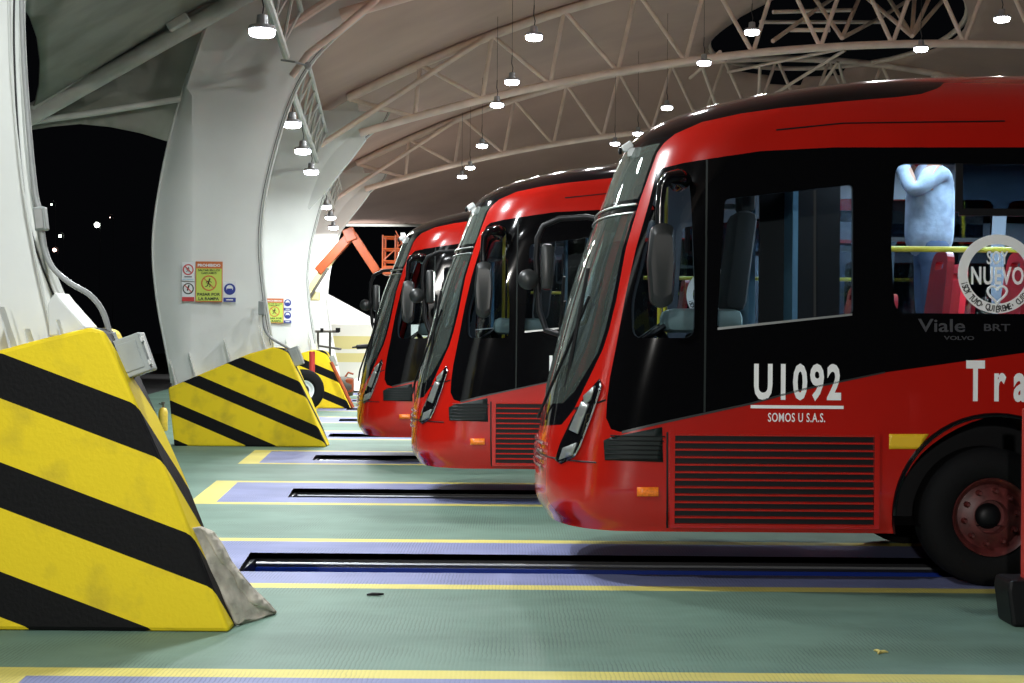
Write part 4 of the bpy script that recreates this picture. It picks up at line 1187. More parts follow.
def person():
    base = Vector((BX + WX[0] - 0.46, BY - 0.33, 1.60))
    q = pt(929, 240, BY - 0.33); base.x = q.x
    e = thing('person', 'person in pale blue denim jacket and dark trousers standing with raised arm inside closest bus', 'person', base)
    # facing away and to the left (-x, +y); arm raised to the left
    def body(bm, lay):
        pel = skin_chain(bm, lay, [(0.0, 0, 0.86)], [(0.11, 0.10)])
        t = skin_chain(bm, lay, [(0.0, 0, 1.02), (0.01, 0, 1.2), (0.0, 0, 1.36), (-0.02, 0.0, 1.46), (-0.03, 0.0, 1.54)], [(0.11, 0.10), (0.12, 0.11), (0.12, 0.11), (0.07, 0.07), (0.055, 0.055)], pel[0])
        h = skin_chain(bm, lay, [(-0.04, 0.0, 1.63), (-0.05, 0.0, 1.72)], [(0.085, 0.09), (0.07, 0.08)], t[-1])
        for s in (-1, 1):
            skin_chain(bm, lay, [(0.02, s * 0.09, 0.80), (0.0, s * 0.10, 0.45), (0.03, s * 0.10, 0.09), (-0.06, s * 0.10, 0.04), (-0.15, s * 0.11, 0.03)], [0.095, 0.068, 0.05, 0.045, 0.035], pel[0])
        # near arm raised forward and up to the left
        skin_chain(bm, lay, [(0.0, -0.16, 1.38), (-0.17, -0.20, 1.22), (-0.24, -0.12, 1.44), (-0.25, -0.10, 1.52)], [0.075, 0.06, 0.042, 0.032], t[2])
        skin_chain(bm, lay, [(0.0, 0.16, 1.38), (-0.15, 0.22, 1.46), (-0.30, 0.18, 1.60), (-0.34, 0.16, 1.66)], [0.07, 0.055, 0.04, 0.03], t[2])
        return pel[0]
    b = skinned('body', body, M['skin'], e)
    def jacket(bm, lay):
        a = skin_chain(bm, lay, [(0.0, 0, 0.70), (0.0, 0, 1.0), (0.01, 0, 1.22), (0.0, 0, 1.37), (-0.02, 0, 1.43)], [(0.20, 0.18), (0.195, 0.18), (0.20, 0.18), (0.18, 0.16), (0.09, 0.09)])
        skin_chain(bm, lay, [(0.0, -0.17, 1.37), (-0.10, -0.20, 1.27), (-0.18, -0.21, 1.21), (-0.225, -0.15, 1.34), (-0.24, -0.12, 1.45)], [0.095, 0.075, 0.066, 0.058, 0.05], a[3])
        skin_chain(bm, lay, [(0.0, 0.17, 1.38), (-0.15, 0.22, 1.46), (-0.28, 0.185, 1.57)], [0.10, 0.075, 0.055], a[3])
        return a[0]
    skinned('jacket', jacket, M['jacket'], e)
    def trousers(bm, lay):
        a = skin_chain(bm, lay, [(0, 0, 0.92), (0, 0, 0.86)], [(0.13, 0.12), (0.14, 0.12)])
        for s in (-1, 1): skin_chain(bm, lay, [(0.02, s * 0.09, 0.76), (0.0, s * 0.10, 0.45), (0.03, s * 0.10, 0.10)], [0.115, 0.085, 0.075], a[1])
        return a[0]
    skinned('trousers', trousers, M['jeans'], e)
    bm = bmesh.new(); bmesh.ops.create_uvsphere(bm, u_segments=20, v_segments=14, radius=1.0, matrix=Matrix.Translation((-0.03, 0, 1.71)) @ Matrix.Diagonal((0.115, 0.105, 0.115, 1)))
    obj('hair', bm, M['hair'], e, smooth=True)
    bm = bmesh.new(); bmesh.ops.create_uvsphere(bm, u_segments=12, v_segments=8, radius=1.0, matrix=Matrix.Translation((-0.155, -0.02, 1.655)) @ Matrix.Diagonal((0.018, 0.016, 0.024, 1)))
    obj('nose', bm, M['skin'], e, smooth=True)
    bm = bmesh.new(); lathe(bm, [(0.085, 1.43), (0.10, 1.46), (0.09, 1.52), (0.07, 1.54)], 20, 'Z', (-0.02, 0, 0)); obj('collar', bm, M['cloth_red'], e, smooth=True)
    # hands with separate fingers
    for (p, dr) in (((-0.25, -0.10, 1.53), Vector((-0.15, 0.1, 1))), ((-0.345, 0.16, 1.67), Vector((-0.5, 0.1, 0.8)))):
        dr.normalize(); p = Vector(p)
        sidev = dr.cross(Vector((1, 0, 0))).normalized()
        def hand(bm, lay):
            a = skin_chain(bm, lay, [p, p + dr * 0.05, p + dr * 0.085], [(0.03, 0.02), (0.036, 0.018), (0.036, 0.015)])
            for k, ln in enumerate((0.065, 0.075, 0.07, 0.055)):
                b0 = p + dr * 0.085 + sidev * (k - 1.5) * 0.021
                skin_chain(bm, lay, [b0, b0 + dr * ln * 0.5, b0 + dr * ln + Vector((-0.012, 0, 0))], [0.0095, 0.009, 0.008], a[2])
            skin_chain(bm, lay, [p + dr * 0.04 + sidev * -0.04, p + dr * 0.075 + sidev * -0.06], [0.011, 0.009], a[1])
            return a[0]
        skinned('hand', hand, M['skin'], e, 1)
    return e
person()

# ------------------------------------------------------------------ signs on pylons
def sign(name, label, px0, py0, px1, py1, d, cat='sign', group=None, base=None):
    c = pt((px0 + px1) / 2, (py0 + py1) / 2, d); w_ = (px1 - px0) / F * d; h_ = (py1 - py0) / F * d
    e = thing(name, label, cat, c, group=group)
    bm = bmesh.new(); box(bm, (0, 0, 0), (w_, 0.008, h_), None, 0.0); obj('plate', bm, base or M['sign_white'], e)
    return e, w_, h_
def disc(e, name, c, r0, r1, m, y=-0.006):
    bm = bmesh.new(); n = 32
    a = [bm.verts.new((c[0] + r1 * math.cos(2 * PI * k / n), y, c[1] + r1 * math.sin(2 * PI * k / n))) for k in range(n)]
    if r0 > 0:
        b = [bm.verts.new((c[0] + r0 * math.cos(2 * PI * k / n), y, c[1] + r0 * math.sin(2 * PI * k / n))) for k in range(n)]
        for k in range(n): bm.faces.new((a[k], a[(k + 1) % n], b[(k + 1) % n], b[k]))
    else: bm.faces.new(a)
    r = bmesh.ops.extrude_face_region(bm, geom=bm.faces[:]); bmesh.ops.translate(bm, vec=(0, 0.002, 0), verts=[v for v in r['geom'] if isinstance(v, bmesh.types.BMVert)])
    bmesh.ops.recalc_face_normals(bm, faces=bm.faces)
    return obj(name, bm, m, e)
def rect(e, name, x, z, w_, h_, m, y=-0.006, rot=0):
    bm = bmesh.new(); box(bm, (x, y, z), (w_, 0.002, h_), Matrix.Rotation(rot, 3, 'Y')); return obj(name, bm, m, e)
def walker(e, x, z, s, m, y=-0.0075):
    bm = bmesh.new()
    bmesh.ops.create_uvsphere(bm, u_segments=10, v_segments=8, radius=1, matrix=Matrix.Translation((x + 0.12 * s, y, z + 0.62 * s)) @ Matrix.Diagonal((0.14 * s, 0.003, 0.14 * s, 1)))
    for a, b, r in [((0.08, 0.45), (-0.12, -0.05), 0.13), ((-0.12, -0.05), (0.22, -0.25), 0.08), ((0.22, -0.25), (0.12, -0.6), 0.07), ((-0.12, -0.05), (-0.2, -0.4), 0.08), ((-0.2, -0.4), (-0.52, -0.55), 0.07), ((0.08, 0.35), (0.42, 0.1), 0.06), ((0.05, 0.38), (-0.38, 0.2), 0.06), ((-0.38, 0.2), (-0.42, 0.0), 0.05)]:
        pa = Vector((x + a[0] * s, z + a[1] * s)); pb = Vector((x + b[0] * s, z + b[1] * s)); dd = (pb - pa); an = math.atan2(dd.y, dd.x); mid_ = (pa + pb) / 2
        box(bm, (mid_.x, y, mid_.y), (dd.length + r * s * 0.6, 0.003, r * s * 1.6), Matrix.Rotation(-an, 3, 'Y'))
    return obj('pictogram', bm, m, e)
def prohibit(e, c, r, m, th=0.2, rot=PI / 4):
    disc(e, 'red_ring', c, r * (1 - th), r, m, -0.009)
    rect(e, 'slash', c[0], c[1], r * 1.75, r * th * 0.8, m, -0.0095, rot)
def big_sign(px0, py0, px1, py1, d, label):
    e, w_, h_ = sign('warning_sign', label, px0, py0, px1, py1, d, base=M['sign_orange'], group='lime warning signs on the pylons')
    rect(e, 'lime_field', 0, -h_ * 0.075, w_ * 0.94, h_ * 0.80, M['sign_green'])
    text_obj('lettering', 'PROHIBIDO', w_ * 0.84, h_ * 0.07, (0, -0.007, h_ * 0.405), M['sign_white'], e, 0.03)
    text_obj('lettering', 'SALTAR EN LOS', w_ * 0.80, h_ * 0.05, (0, -0.009, h_ * 0.285), M['sign_black'], e, 0.02)
    text_obj('lettering', 'CARCAMOS', w_ * 0.56, h_ * 0.05, (0, -0.009, h_ * 0.215), M['sign_black'], e, 0.02)
    disc(e, 'pale_disc', (0, -h_ * 0.035), 0, w_ * 0.27, M['sign_green'], -0.0075)
    walker(e, 0, -h_ * 0.035, w_ * 0.24, M['sign_black'], -0.0095)
    prohibit(e, (0, -h_ * 0.035), w_ * 0.29, M['sign_orange'], 0.17)
    text_obj('lettering', 'PASAR POR', w_ * 0.84, h_ * 0.07, (0, -0.009, -h_ * 0.31), M['sign_black'], e, 0.03)
    text_obj('lettering', 'LA RAMPA', w_ * 0.76, h_ * 0.075, (0, -0.009, -h_ * 0.42), M['sign_black'], e, 0.03)
D2 = 22.37
SG = 'small safety signs around the lime warning signs'
big_sign(195.5, 261.5, 222.5, 302, D2, 'large lime and orange prohibition sign in the middle of the five on the middle pylon')
e, w_, h_ = sign('prohibition_sign', 'white no-entry style sign, upper of the two left of the lime sign, pale blue text', 182, 262, 194.5, 281, D2 - .01, group=SG)
disc(e, 'red_ring', (0, h_ * 0.10), w_ * 0.34, w_ * 0.44, M['sign_red']); walker(e, 0, h_ * 0.10, w_ * 0.3, M['sign_black']); rect(e, 'slash', 0, h_ * 0.1, w_ * 0.75, w_ * 0.09, M['sign_red'], -0.009, PI / 4)
rect(e, 'caption', 0, -h_ * 0.28, w_ * 0.6, h_ * 0.05, M['sign_black']); rect(e, 'caption', 0, -h_ * 0.42, w_ * 0.9, h_ * 0.07, M['sign_pale'])
e, w_, h_ = sign('prohibition_sign', 'white no-smoking style sign with red caption bar, lower left of the lime sign', 182, 282, 194.5, 301.5, D2 - .01, group=SG)
disc(e, 'black_ring', (0, h_ * 0.16), w_ * 0.36, w_ * 0.45, M['sign_black']); rect(e, 'slash', 0, h_ * 0.16, w_ * 0.75, w_ * 0.07, M['sign_red'], -0.009, PI / 4); rect(e, 'pictogram', 0, h_ * 0.2, w_ * 0.12, h_ * 0.3, M['sign_black'], -0.007, 0.3)
rect(e, 'caption', 0, -h_ * 0.38, w_ * 0.98, h_ * 0.22, M['sign_red'])
def mandatory(px0, py0, px1, py1, d, label, group=SG):
    e, w_, h_ = sign('mandatory_sign', label, px0, py0, px1, py1, d, group=group)
    disc(e, 'blue_disc', (0, h_ * 0.14), 0, w_ * 0.46, M['sign_blue'], -0.006)
    disc(e, 'face', (0, h_ * 0.18), 0, w_ * 0.27, M['sign_white'], -0.008)
    rect(e, 'mask', 0, h_ * 0.06, w_ * 0.44, h_ * 0.22, M['sign_blue'], -0.010)
    rect(e, 'caption', 0, -h_ * 0.39, w_ * 0.98, h_ * 0.21, M['sign_blue']); rect(e, 'caption_text', 0, -h_ * 0.39, w_ * 0.55, h_ * 0.06, M['sign_white'], -0.008)
mandatory(223.5, 282, 236, 302, D2 + .02, 'blue round mask sign right of the lime sign on middle pylon')
D3 = 35.07
big_sign(265.5, 298.5, 283.5, 323, D3, 'smaller lime prohibition sign on the pylon behind, partly hidden at its left')
mandatory(283.8, 298.5, 291.5, 310.5, D3 + .02, 'upper of the two tiny blue signs on the rear pylon')
mandatory(283.8, 311, 291.5, 323, D3 + .02, 'lower of the two tiny blue signs on the rear pylon')

# ------------------------------------------------------------------ electrical boxes and conduit
def elbox(c, sx, sz, dep, rot, label):
    e = thing('junction_box', label, 'junction box', c, group='grey junction boxes on the striped bases'); e.rotation_euler = (0, rot, 0)
    bm = bmesh.new(); box(bm, (0, 0, 0), (sx, dep, sz), None, sx * 0.04); obj('case', bm, M['grey_box'], e)
    bm = bmesh.new(); box(bm, (-sx * 0.0, -dep * 0.5 - sx * .03, 0), (sx * 0.98, sx * 0.08, sz * 0.98), None, sx * 0.03); box(bm, (0, -dep * 0.5 - sx * .08, 0), (sx * 0.72, sx * 0.04, sz * 0.72), None, sx * 0.015); ld_ = obj('lid', bm, M['grey_box'], e)
    bm = bmesh.new()
    for dz in (-0.3, 0.3): box(bm, (sx * 0.5, -dep * 0.42, dz * sz), (sx * 0.08, sx * 0.2, sz * 0.12), None, sx * .015)
    box(bm, (sx * 0.53, -dep * 0.3, 0), (sx * 0.05, sx * 0.08, sz * 0.8), None, .0)
    obj('latch', bm, M['fin'], ld_)
    bm = bmesh.new(); lathe(bm, [(0.018, 0), (0.018, 0.05), (0.013, 0.055)], 10, 'Z', (-sx * 0.25, 0, sz * 0.5)); lathe(bm, [(0.014, 0), (0.014, -0.05), (0.01, -0.055)], 10, 'Z', (-sx * 0.25, 0, -sz * 0.5)); obj('gland', bm, M['conduit'], e)
    return e
jb1 = elbox(pt(131, 357, 8.33), 0.215, 0.235, 0.13, -0.35, 'large grey junction box with latches on the nearest striped base, fed by conduit')
elbox(pt(294, 357, 22.5), 0.24, 0.30, 0.13, -0.35, 'grey junction box on the slope of the second striped base')
elbox(pt(331, 362, 35.3), 0.26, 0.28, 0.13, -0.35, 'tiny grey box on the third striped base')
e = thing('switch_box', 'small grey conduit box on the edge of the nearest pylon', 'switch box', pt(41, 219, 8.3)); e.rotation_euler = (0, -0.12, 0)
bm = bmesh.new(); box(bm, (0, 0, 0), (0.068, 0.07, 0.14), None, 0.01); obj('case', bm, M['grey_box'], e)
bm = bmesh.new(); box(bm, (0.0, -0.038, 0), (0.05, 0.01, 0.12), None, 0.004); lathe(bm, [(0.010, -0.05), (0.006, -0.042)], 8, 'Y', (-0.01, 0, 0)); obj('cover', bm, M['silver'], e)
def pipe(label, pts, r, name='conduit'):
    P = [pt(*p) for p in pts]
    # catmull smoothing
    Q = []
    for i in range(len(P) - 1):
        p0 = P[max(0, i - 1)]; p1 = P[i]; p2 = P[i + 1]; p3 = P[min(len(P) - 1, i + 2)]
        for k in range(6):
            t = k / 6
            Q.append(0.5 * ((2 * p1) + (-p0 + p2) * t + (2 * p0 - 5 * p1 + 4 * p2 - p3) * t * t + (-p0 + 3 * p1 - 3 * p2 + p3) * t ** 3))
    Q.append(P[-1]); bm = bmesh.new(); tube(bm, [q - P[0] for q in Q], r, 10)
    o = obj(name, bm, M['conduit'], smooth=True, loc=P[0]); return tag(o, label, 'conduit')
pipe('grey flexible conduit curving from the pylon box down to the large junction box', [(42, 231, 8.3), (45, 250, 8.3), (53, 268, 8.28), (70, 283, 8.26), (90, 295, 8.28), (103, 312, 8.3), (110, 335, 8.32)], 0.017)
pipe('grey conduit running down the nearest pylon edge into the small box', [(21, -20, 8.4), (24, 60, 8.38), (29, 130, 8.35), (35, 190, 8.32), (39, 208, 8.3)], 0.016)
pipe('thin dark cable drooping from rear pylon edge to the second base box', [(263, 300, 22.5), (264, 325, 22.4), (270, 337, 22.4), (283, 345, 22.4), (291, 350, 22.45)], 0.022)
e = thing('switch_box', 'tiny grey box on the middle pylon edge above the second base', 'switch box', pt(262, 308, 22.4))
bm = bmesh.new(); box(bm, (0, 0, 0), (0.10, 0.10, 0.22), None, 0.01); obj('case', bm, M['grey_box'], e)
bm = bmesh.new(); box(bm, (0, -0.055, 0), (0.07, 0.01, 0.18)); obj('cover', bm, M['silver'], e)

# ------------------------------------------------------------------ worn board leaning on the nearest base
def board():
    poly = [(191, 528), (200, 526.5), (213, 532), (222, 545), (231, 562), (243, 577), (256, 592), (268, 603), (276, 612), (276, 617), (262, 621), (241, 627), (236, 624), (222, 594), (206, 560)]
    e = thing('folded_board', 'worn grey folded fibre sheet leaning on the nearest striped base', 'board', pt(236, 626, 8.05))
    o0 = e.location.copy()
    def fn(u, v):
        t = (v - 527) / 100.0
        d = 8.24 + 0.0088 * max(0, u - (192 + (v - 527) * 0.42)) + 0.05 * t
        n_ = noise.noise(Vector((u * 0.05, v * 0.05, 3))) * 0.03
        p = pt(u, v, d + n_); p.z = max(p.z, 0.008); return p - o0
    bm = bmesh.new(); sheet(bm, poly, fn, 4, grid=5); o = obj('sheet', bm, M['board'], e, smooth=True); solidify(o, 0.02, 0)
    fl = [(200, 527), (213, 532), (222, 545), (231, 562), (243, 577), (256, 592), (268, 603), (276, 612), (262, 606), (250, 600), (240, 587), (236, 574), (222, 562), (214, 545), (209, 538)]
    def fn2(u, v):
        p = fn(u, v); p.y -= 0.035 + 0.01 * math.sin(u * 0.3); return p
    bm = bmesh.new(); sheet(bm, fl, fn2, 4, grid=5); o = obj('flap', bm, M['board'], e, smooth=True); solidify(o, 0.015, 0)
board()

# ------------------------------------------------------------------ small things on the floor
def gp(px, py):
    r = ray(px, py); t = -CAMH / r.z; return Vector((r.x * t, r.y * t, 0))
q = gp(375, 596)
bm = bmesh.new(); tube(bm, [(-0.055, 0, 0.008), (-0.02, 0.008, 0.012), (0.02, 0.0, 0.012), (0.055, 0.02, 0.010)], [0.006, 0.011, 0.010, 0.006], 8)
tag(obj('rubber_scrap', bm, M['black'], smooth=True, loc=q), 'small black strip of rubber lying on the green floor', 'scrap')
q = gp(880, 653)
bm = bmesh.new()
for a in range(3):
    an = a * 2.1; tube(bm, [(0, 0, 0.006), (0.025 * math.cos(an), 0.03 * math.sin(an), 0.010), (0.045 * math.cos(an), 0.05 * math.sin(an), 0.005)], [0.010, 0.008, 0.003], 6)
tag(obj('dry_leaf', bm, M['leaf'], loc=q), 'small yellowish leaf lying on the dark floor at lower right', 'leaf')
# red post on black foot at the right edge
g = gp(1022, 627)
e = thing('barrier_post', 'red post on a black foot at the lower right picture edge', 'post', (g.x + 0.05, g.y, 0))
bm = bmesh.new(); prism(bm, [(-0.11, 0), (0.13, 0), (0.12, 0.22), (0.10, 0.28), (-0.13, 0.28), (-0.14, 0.22)], -0.02, 0.25, 0.02); obj('foot', bm, M['black'], e)
bm = bmesh.new(); box(bm, (0.02, 0.1, 0.75), (0.07, 0.07, 1.1), None, 0.01); obj('pole', bm, M['rusty'], e)
# yellow tank standing left of the second base
g = gp(163, 431)
e = thing('gas_cylinder', 'small dusty yellow cylinder standing left of the second striped base', 'cylinder', (g.x, g.y, 0))
bm = bmesh.new(); lathe(bm, [(0.075, 0.0), (0.085, 0.02), (0.085, 0.34), (0.06, 0.41), (0.03, 0.43)], 20); obj('tank', bm, M['extinguisher'], e, smooth=True)
bm = bmesh.new(); lathe(bm, [(0.02, 0.43), (0.02, 0.5), (0.035, 0.5), (0.035, 0.53)], 12); tube(bm, [(0, 0, .48), (-0.08, 0, .50)], 0.012, 6); obj('valve', bm, M['dark_steel'], e)
# tyre leaning behind second base
q = pt(305, 386, 33.2)
e = thing('spare_tyre', 'black tyre with white rim standing between the second and third striped bases', 'tyre', (q.x, 33.2, 0)); e.rotation_euler = (0.0, 0, 0.45); e.scale = (1.16,) * 3
bm = bmesh.new(); lathe(bm, [(0.20, 0.06), (0.24, 0.0), (0.34, -0.01), (0.40, 0.02), (0.425, 0.06), (0.425, 0.2), (0.38, 0.25), (0.21, 0.24)], 40, 'Y', (0, 0, 0.43)); obj('tyre', bm, M['rubber'], e, smooth=True)
bm = bmesh.new(); lathe(bm, [(0.205, 0.05), (0.20, 0.02), (0.18, 0.03), (0.15, 0.08), (0.10, 0.08), (0.09, 0.12)], 32, 'Y', (0, 0, 0.43)); obj('rim', bm, M['sign_white'], e, smooth=True)
bm = bmesh.new(); lathe(bm, [(0.11, 0.075), (0.09, 0.07), (0.02, 0.07)], 24, 'Y', (0, 0, 0.43)); obj('hub_hole', bm, M['black'], e)
# red post and red pipe near the third base
q = gp(312, 415)
bm = bmesh.new(); tube(bm, [(0, 0, 0), (0, 0, 1.40)], 0.07, 12); tag(obj('bollard', bm, M['rusty'], smooth=True, loc=(pt(312, 370, 34.4).x, 34.4, 0)), 'red bollard standing behind the white rimmed tyre', 'bollard')
a = pt(331, 362, 34.7); b = pt(353, 408, 34.7); b.z = 0.03
bm = bmesh.new(); tube(bm, [Vector((0, 0, 0)), b - a], 0.045, 8); tag(obj('red_pipe', bm, M['orange'], smooth=True, loc=a), 'orange red pipe lying along the slope of the third base', 'pipe')

# ------------------------------------------------------------------ background: benches, tarpaulin, boards, tent
e = thing('trestle_frame', 'dark metal work table frame with tilted tray beyond the third base', 'table', gp(330, 400))
q0 = e.location.copy(); dT = 40.0; q0 = Vector((pt(330, 380, dT).x, dT, 0)); e.location = q0
def T(px, py, d=dT): return pt(px, py, d) - q0
for (x, y0, y1) in [(318, 331, 403), (330, 331, 403)]:
    bm = bmesh.new(); a, b = T(x, y0), T(x, y1); b.z = 0; tube(bm, [a, b], 0.035, 6); obj('leg', bm, M['dark_steel'], e)
bm = bmesh.new(); tube(bm, [T(310, 331.5), T(339, 331.5)], 0.04, 6); obj('top_rail', bm, M['dark_steel'], e)
bm = bmesh.new(); box(bm, (T(327, 347)), (0.75, 0.6, 0.05), Matrix.Rotation(0.15, 3, 'Y')); obj('tray', bm, M['dark_steel'], e)
bm = bmesh.new(); box(bm, T(338, 330), (0.12, 0.12, 0.12)); box(bm, T(322, 330), (0.08, 0.12, 0.1)); obj('clamp', bm, M['black'], e)
e = thing('generator', 'orange and grey machine on the floor beyond the third base', 'machine', (pt(343, 380, 41).x, 41, 0))
bm = bmesh.new(); lathe(bm, [(0.05, -0.3), (0.26, -0.28), (0.30, 0.0), (0.26, 0.28), (0.05, 0.3)], 16, 'X', (0, 0, 0.34)); obj('drum', bm, M['dark_steel'], e, smooth=True)
bm = bmesh.new(); box(bm, (0.2, -0.05, 0.38), (0.22, 0.4, 0.4), None, 0.05); tube(bm, [(0.05, 0, 0.6), (0.15, 0, 0.75), (0.3, 0, 0.7)], 0.03, 6); obj('motor', bm, M['orange'], e)
e = thing('pointing_tool', 'black long tool resting on a stand left of the farthest bus', 'tool', (pt(362, 380, 42).x, 42, 0))
q0 = e.location.copy()
bm = bmesh.new(); tube(bm, [pt(352, 347.5, 42) - q0, pt(356, 347, 42) - q0, pt(357, 347, 42) - q0, pt(372, 346, 42) - q0], [0.02, 0.03, 0.07, 0.07], 8); obj('barrel', bm, M['black'], e)
bm = bmesh.new(); tube(bm, [(0.2, 0, 0), (0.2, 0, 1.5)], 0.03, 6); box(bm, (0.2, 0, 0.02), (0.5, 0.3, 0.04)); obj('stand', bm, M['black'], e)
# low barrier of cream and yellow boards
YB = 52
e = thing('hoarding', 'cream and yellow board hoarding far behind the third base', 'hoarding', (pt(340, 380, YB).x, YB, 0))
x0 = pt(290, 380, YB).x - e.location.x; x1 = pt(470, 380, YB).x - e.location.x
zz = [pt(340, y, YB).z for y in (400, 383, 372, 362, 353, 349, 336, 324)]
for i in range(7):
    bm = bmesh.new(); box(bm, ((x0 + x1) / 2, 0, (zz[i] + zz[i + 1]) / 2), (x1 - x0, 0.06 + 0.01 * (i % 2), abs(zz[i + 1] - zz[i])), None, 0.0)
    obj('board', bm, M['yellow_wall'] if i in (3, 5) else M['cream_wall'], e)
for x in (x0, (x0 * 2 + x1) / 3, x1):
    bm = bmesh.new(); box(bm, (x, 0.08, zz[-1] / 2), (0.08, 0.08, zz[-1])); obj('post', bm, M['silver'], e)
# tarpaulin heap
bm = bmesh.new(); nx, ny = 40, 14; vv = []
for j in range(ny + 1):
    row = []
    for i in range(nx + 1):
        u, v = i / nx, j / ny; x = pt(336, 380, 47).x + u * 7.6; y = 45.5 + v * 4.5
        h = 0.62 * math.sin(PI * min(1, v * 1.1 + .02)) ** 0.6 * (0.55 + 0.35 * noise.noise(Vector((u * 9, v * 3, 1))) + 0.4 * u)
        row.append(bm.verts.new((x, y, max(0.01, h * min(1, u * 12 + .02)))))
    vv.append(row)
for j in range(ny):
    for i in range(nx): bm.faces.new((vv[j][i], vv[j][i + 1], vv[j + 1][i + 1], vv[j + 1][i]))
tag(obj('tarpaulin', bm, M['tarp'], smooth=True), 'crumpled white tarpaulin on the floor in front of the far hoarding', 'tarpaulin')
# white tent roof lit by the added lamp in front
e = thing('tent', 'bright white tent roof sloping down to the right behind the boom lift', 'tent', (pt(330, 330, 66).x, 66, 0)); q0 = e.location.copy()
prof = [(270, 258), (300, 283), (326, 293), (372, 318), (400, 330)]
bm = bmesh.new()
ra = [bm.verts.new(pt(x, y, 66 + i * .0) - q0) for i, (x, y) in enumerate(prof)]; rb = [bm.verts.new(pt(x, 345, 63.5) - q0) for (x, y) in prof]; rc_ = [bm.verts.new(pt(x, y, 66) - q0 + Vector((0, 4, -0.6))) for (x, y) in prof]
for k in range(len(prof) - 1): bm.faces.new((ra[k], ra[k + 1], rb[k + 1], rb[k])); bm.faces.new((ra[k], rc_[k], rc_[k + 1], ra[k + 1]))
o = obj('roof_sheet', bm, M['tent'], e); solidify(o, 0.03)
for x in (280, 340, 395):
    bm = bmesh.new(); a = pt(x, 345, 63.6) - q0; tube(bm, [a, Vector((a.x, a.y, 0))], 0.05, 8); obj('pole', bm, M['silver'], e)
fl = bpy.data.lights.new('added_tent_light', 'SPOT'); fl.energy = 20000; fl.spot_size = 1.15; fl.spot_blend = .6; fl.shadow_soft_size = 0.15
# lamp on a stand, added out of sight to overexpose the tent
e = thing('added_lamp', 'added lamp on a stand hidden behind the farthest bus, aimed at the tent', 'added_lamp', (-2.6, 54.6, 0))
bm = bmesh.new(); tube(bm, [(0, 0, 0), (0, 0, 3.0)], 0.04, 8); box(bm, (0, 0, 0.03), (0.6, 0.6, 0.05)); obj('stand', bm, M['dark_steel'], e)
bm = bmesh.new(); box(bm, (0, 0, 3.1), (0.35, 0.15, 0.28), None, 0.02); obj('head', bm, M['dark_steel'], e)
lo = bpy.data.objects.new('added_tent_light', fl); COL.objects.link(lo); lo.parent = e; lo.location = (-0.1, 0.2, 3.1)
dv = Vector((-8.5, 64.5, 2.8)) - (e.location + lo.location); lo.rotation_euler = dv.to_track_quat('-Z', 'Y').to_euler()
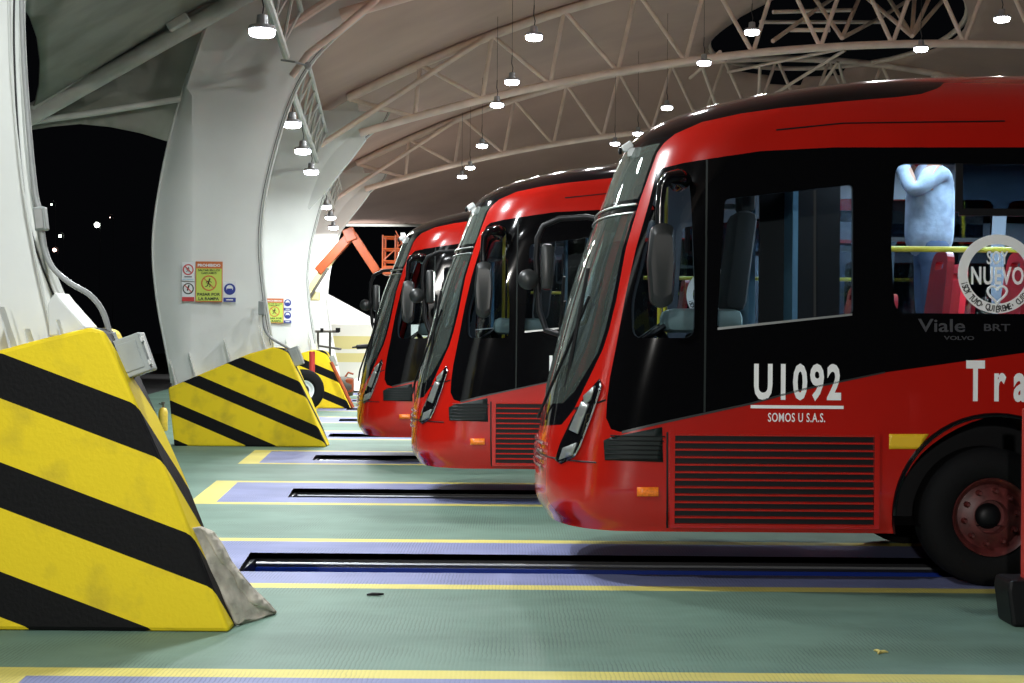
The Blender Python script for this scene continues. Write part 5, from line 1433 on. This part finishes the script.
# dark back wall beyond
# ------------------------------------------------------------------ boom lift
def boom():
    D = 46.0
    q0 = Vector((pt(296, 380, D).x, D, 0)); e = thing('boom_lift', 'orange boom lift with bent arm rising beside the rear pylons', 'boom lift', q0)
    def P(x, y, d=D): return pt(x, y, d) - q0
    def bar(nm, a, b, w0, m):
        a = Vector(a); b = Vector(b); dd = b - a; an = math.atan2(dd.z, dd.x); bm = bmesh.new(); box(bm, (a + b) / 2, (math.hypot(dd.x, dd.z), w0, w0), Matrix.Rotation(-an, 3, 'Y'), 0.02); return obj(nm, bm, m, e)
    bar('lower_arm', P(300, 303), P(333, 257), 0.22, M['cream'])
    bar('arm_section', P(318, 272), P(351, 235), 0.30, M['orange'])
    bar('arm_knee', P(345, 237), P(355, 233), 0.42, M['orange'])
    bar('upper_arm', P(352, 234), P(377, 272), 0.27, M['orange'])
    bar('hydraulic_ram', P(308, 300, D - .25), P(328, 268, D - .25), 0.09, M['dark_steel'])
    bm = bmesh.new(); box(bm, P(312, 296), (0.5, 0.35, 0.3), None, 0.04); obj('arm_bracket', bm, M['cream'], e)
    bm = bmesh.new(); box(bm, (-0.4, 0, 0.75), (2.0, 1.6, 0.9), None, 0.1); a = P(300, 303); tube(bm, [(-0.2, 0, 1.1), (a.x, a.y, a.z)], 0.15, 8); obj('chassis', bm, M['orange'], e)
    for (x, y) in [(-1.1, -0.8), (0.3, -0.8), (-1.1, 0.8), (0.3, 0.8)]:
        bm = bmesh.new(); lathe(bm, [(0.15, -0.15), (0.38, -0.13), (0.4, 0), (0.38, 0.13), (0.15, 0.15)], 20, 'Y', (x, y, 0.4)); obj('wheel', bm, M['rubber'], e, smooth=True)
    # basket hanging from the upper arm end
    bar('basket_arm', P(377, 272), P(392, 268), 0.15, M['orange'])
    x0, x1 = 384, 409; ys = (274, 262, 250, 238, 231)
    z = [P(390, y) for y in ys]
    bk = bpy.data.objects.new('basket', None); COL.objects.link(bk); bk.parent = e
    bm = bmesh.new()
    ax0, ax1 = P(x0, 260).x, P(x1, 260).x
    for y in ys[1:4]:
        zz_ = P(396, y).z
        for yy in (-0.45, 0.45): tube(bm, [(ax0, yy, zz_), (ax1, yy, zz_)], 0.03, 6)
        for xx in (ax0, ax1): tube(bm, [(xx, -0.45, zz_), (xx, 0.45, zz_)], 0.03, 6)
    for xx in (ax0, (ax0 + ax1) / 2, ax1):
        for yy in (-0.45, 0.45): tube(bm, [(xx, yy, P(396, 274).z), (xx, yy, P(396, 236).z)], 0.03, 6)
    tube(bm, [(ax0, -0.45, P(396, 262).z), (ax1, -0.45, P(396, 238).z)], 0.02, 6); tube(bm, [(ax1 + .1, -0.45, P(396, 262).z), ((ax0 + ax1) / 2, -0.45, P(396, 232).z)], 0.02, 6)
    obj('guard_rails', bm, M['orange'], bk)
    bm = bmesh.new(); box(bm, ((ax0 + ax1) / 2, 0, P(396, 271).z), (ax1 - ax0, 0.95, 0.28), None, 0.02); obj('basket_floor', bm, M['orange'], bk)
    bm = bmesh.new(); box(bm, P(403, 236), (0.15, 0.3, 0.2), None, 0.02); obj('control_panel', bm, M['sign_white'], bk)
boom()

# ------------------------------------------------------------------ distant street lamps
for (x, y, s, m, l) in [(97, 225, 0.20, 'lightdot', 'brightest distant street lamp in the dark, right of the others'), (60, 236, 0.10, 'lightdot', 'small white distant lamp between the bright one and the reddish one'),
                        (54.5, 250, 0.13, 'lightdot_warm', 'reddish distant lamp, lowest in the dark gap'), (51.5, 204.5, 0.05, 'lightdot', 'tiny distant lamp beside the conduit box, highest'), (110, 217.5, 0.03, 'lightdot_warm', 'faintest distant dot right of the bright lamp')]:
    D = 110.0 + 8 * (x % 7); q = pt(x, y, D)
    e = thing('street_lamp', l, 'street lamp', (q.x, D, 0), group='distant lamps in the night')
    bm = bmesh.new(); tube(bm, [(0.3, 0.2, 0), (0.3, 0.2, q.z + 0.25), (0.1, 0.1, q.z + 0.35)], 0.03, 6); obj('pole', bm, M['pit_black'], e)
    bm = bmesh.new(); bmesh.ops.create_uvsphere(bm, u_segments=12, v_segments=8, radius=s * 1.5, matrix=Matrix.Translation((0, 0, q.z))); obj('bulb', bm, M[m], e, smooth=True)
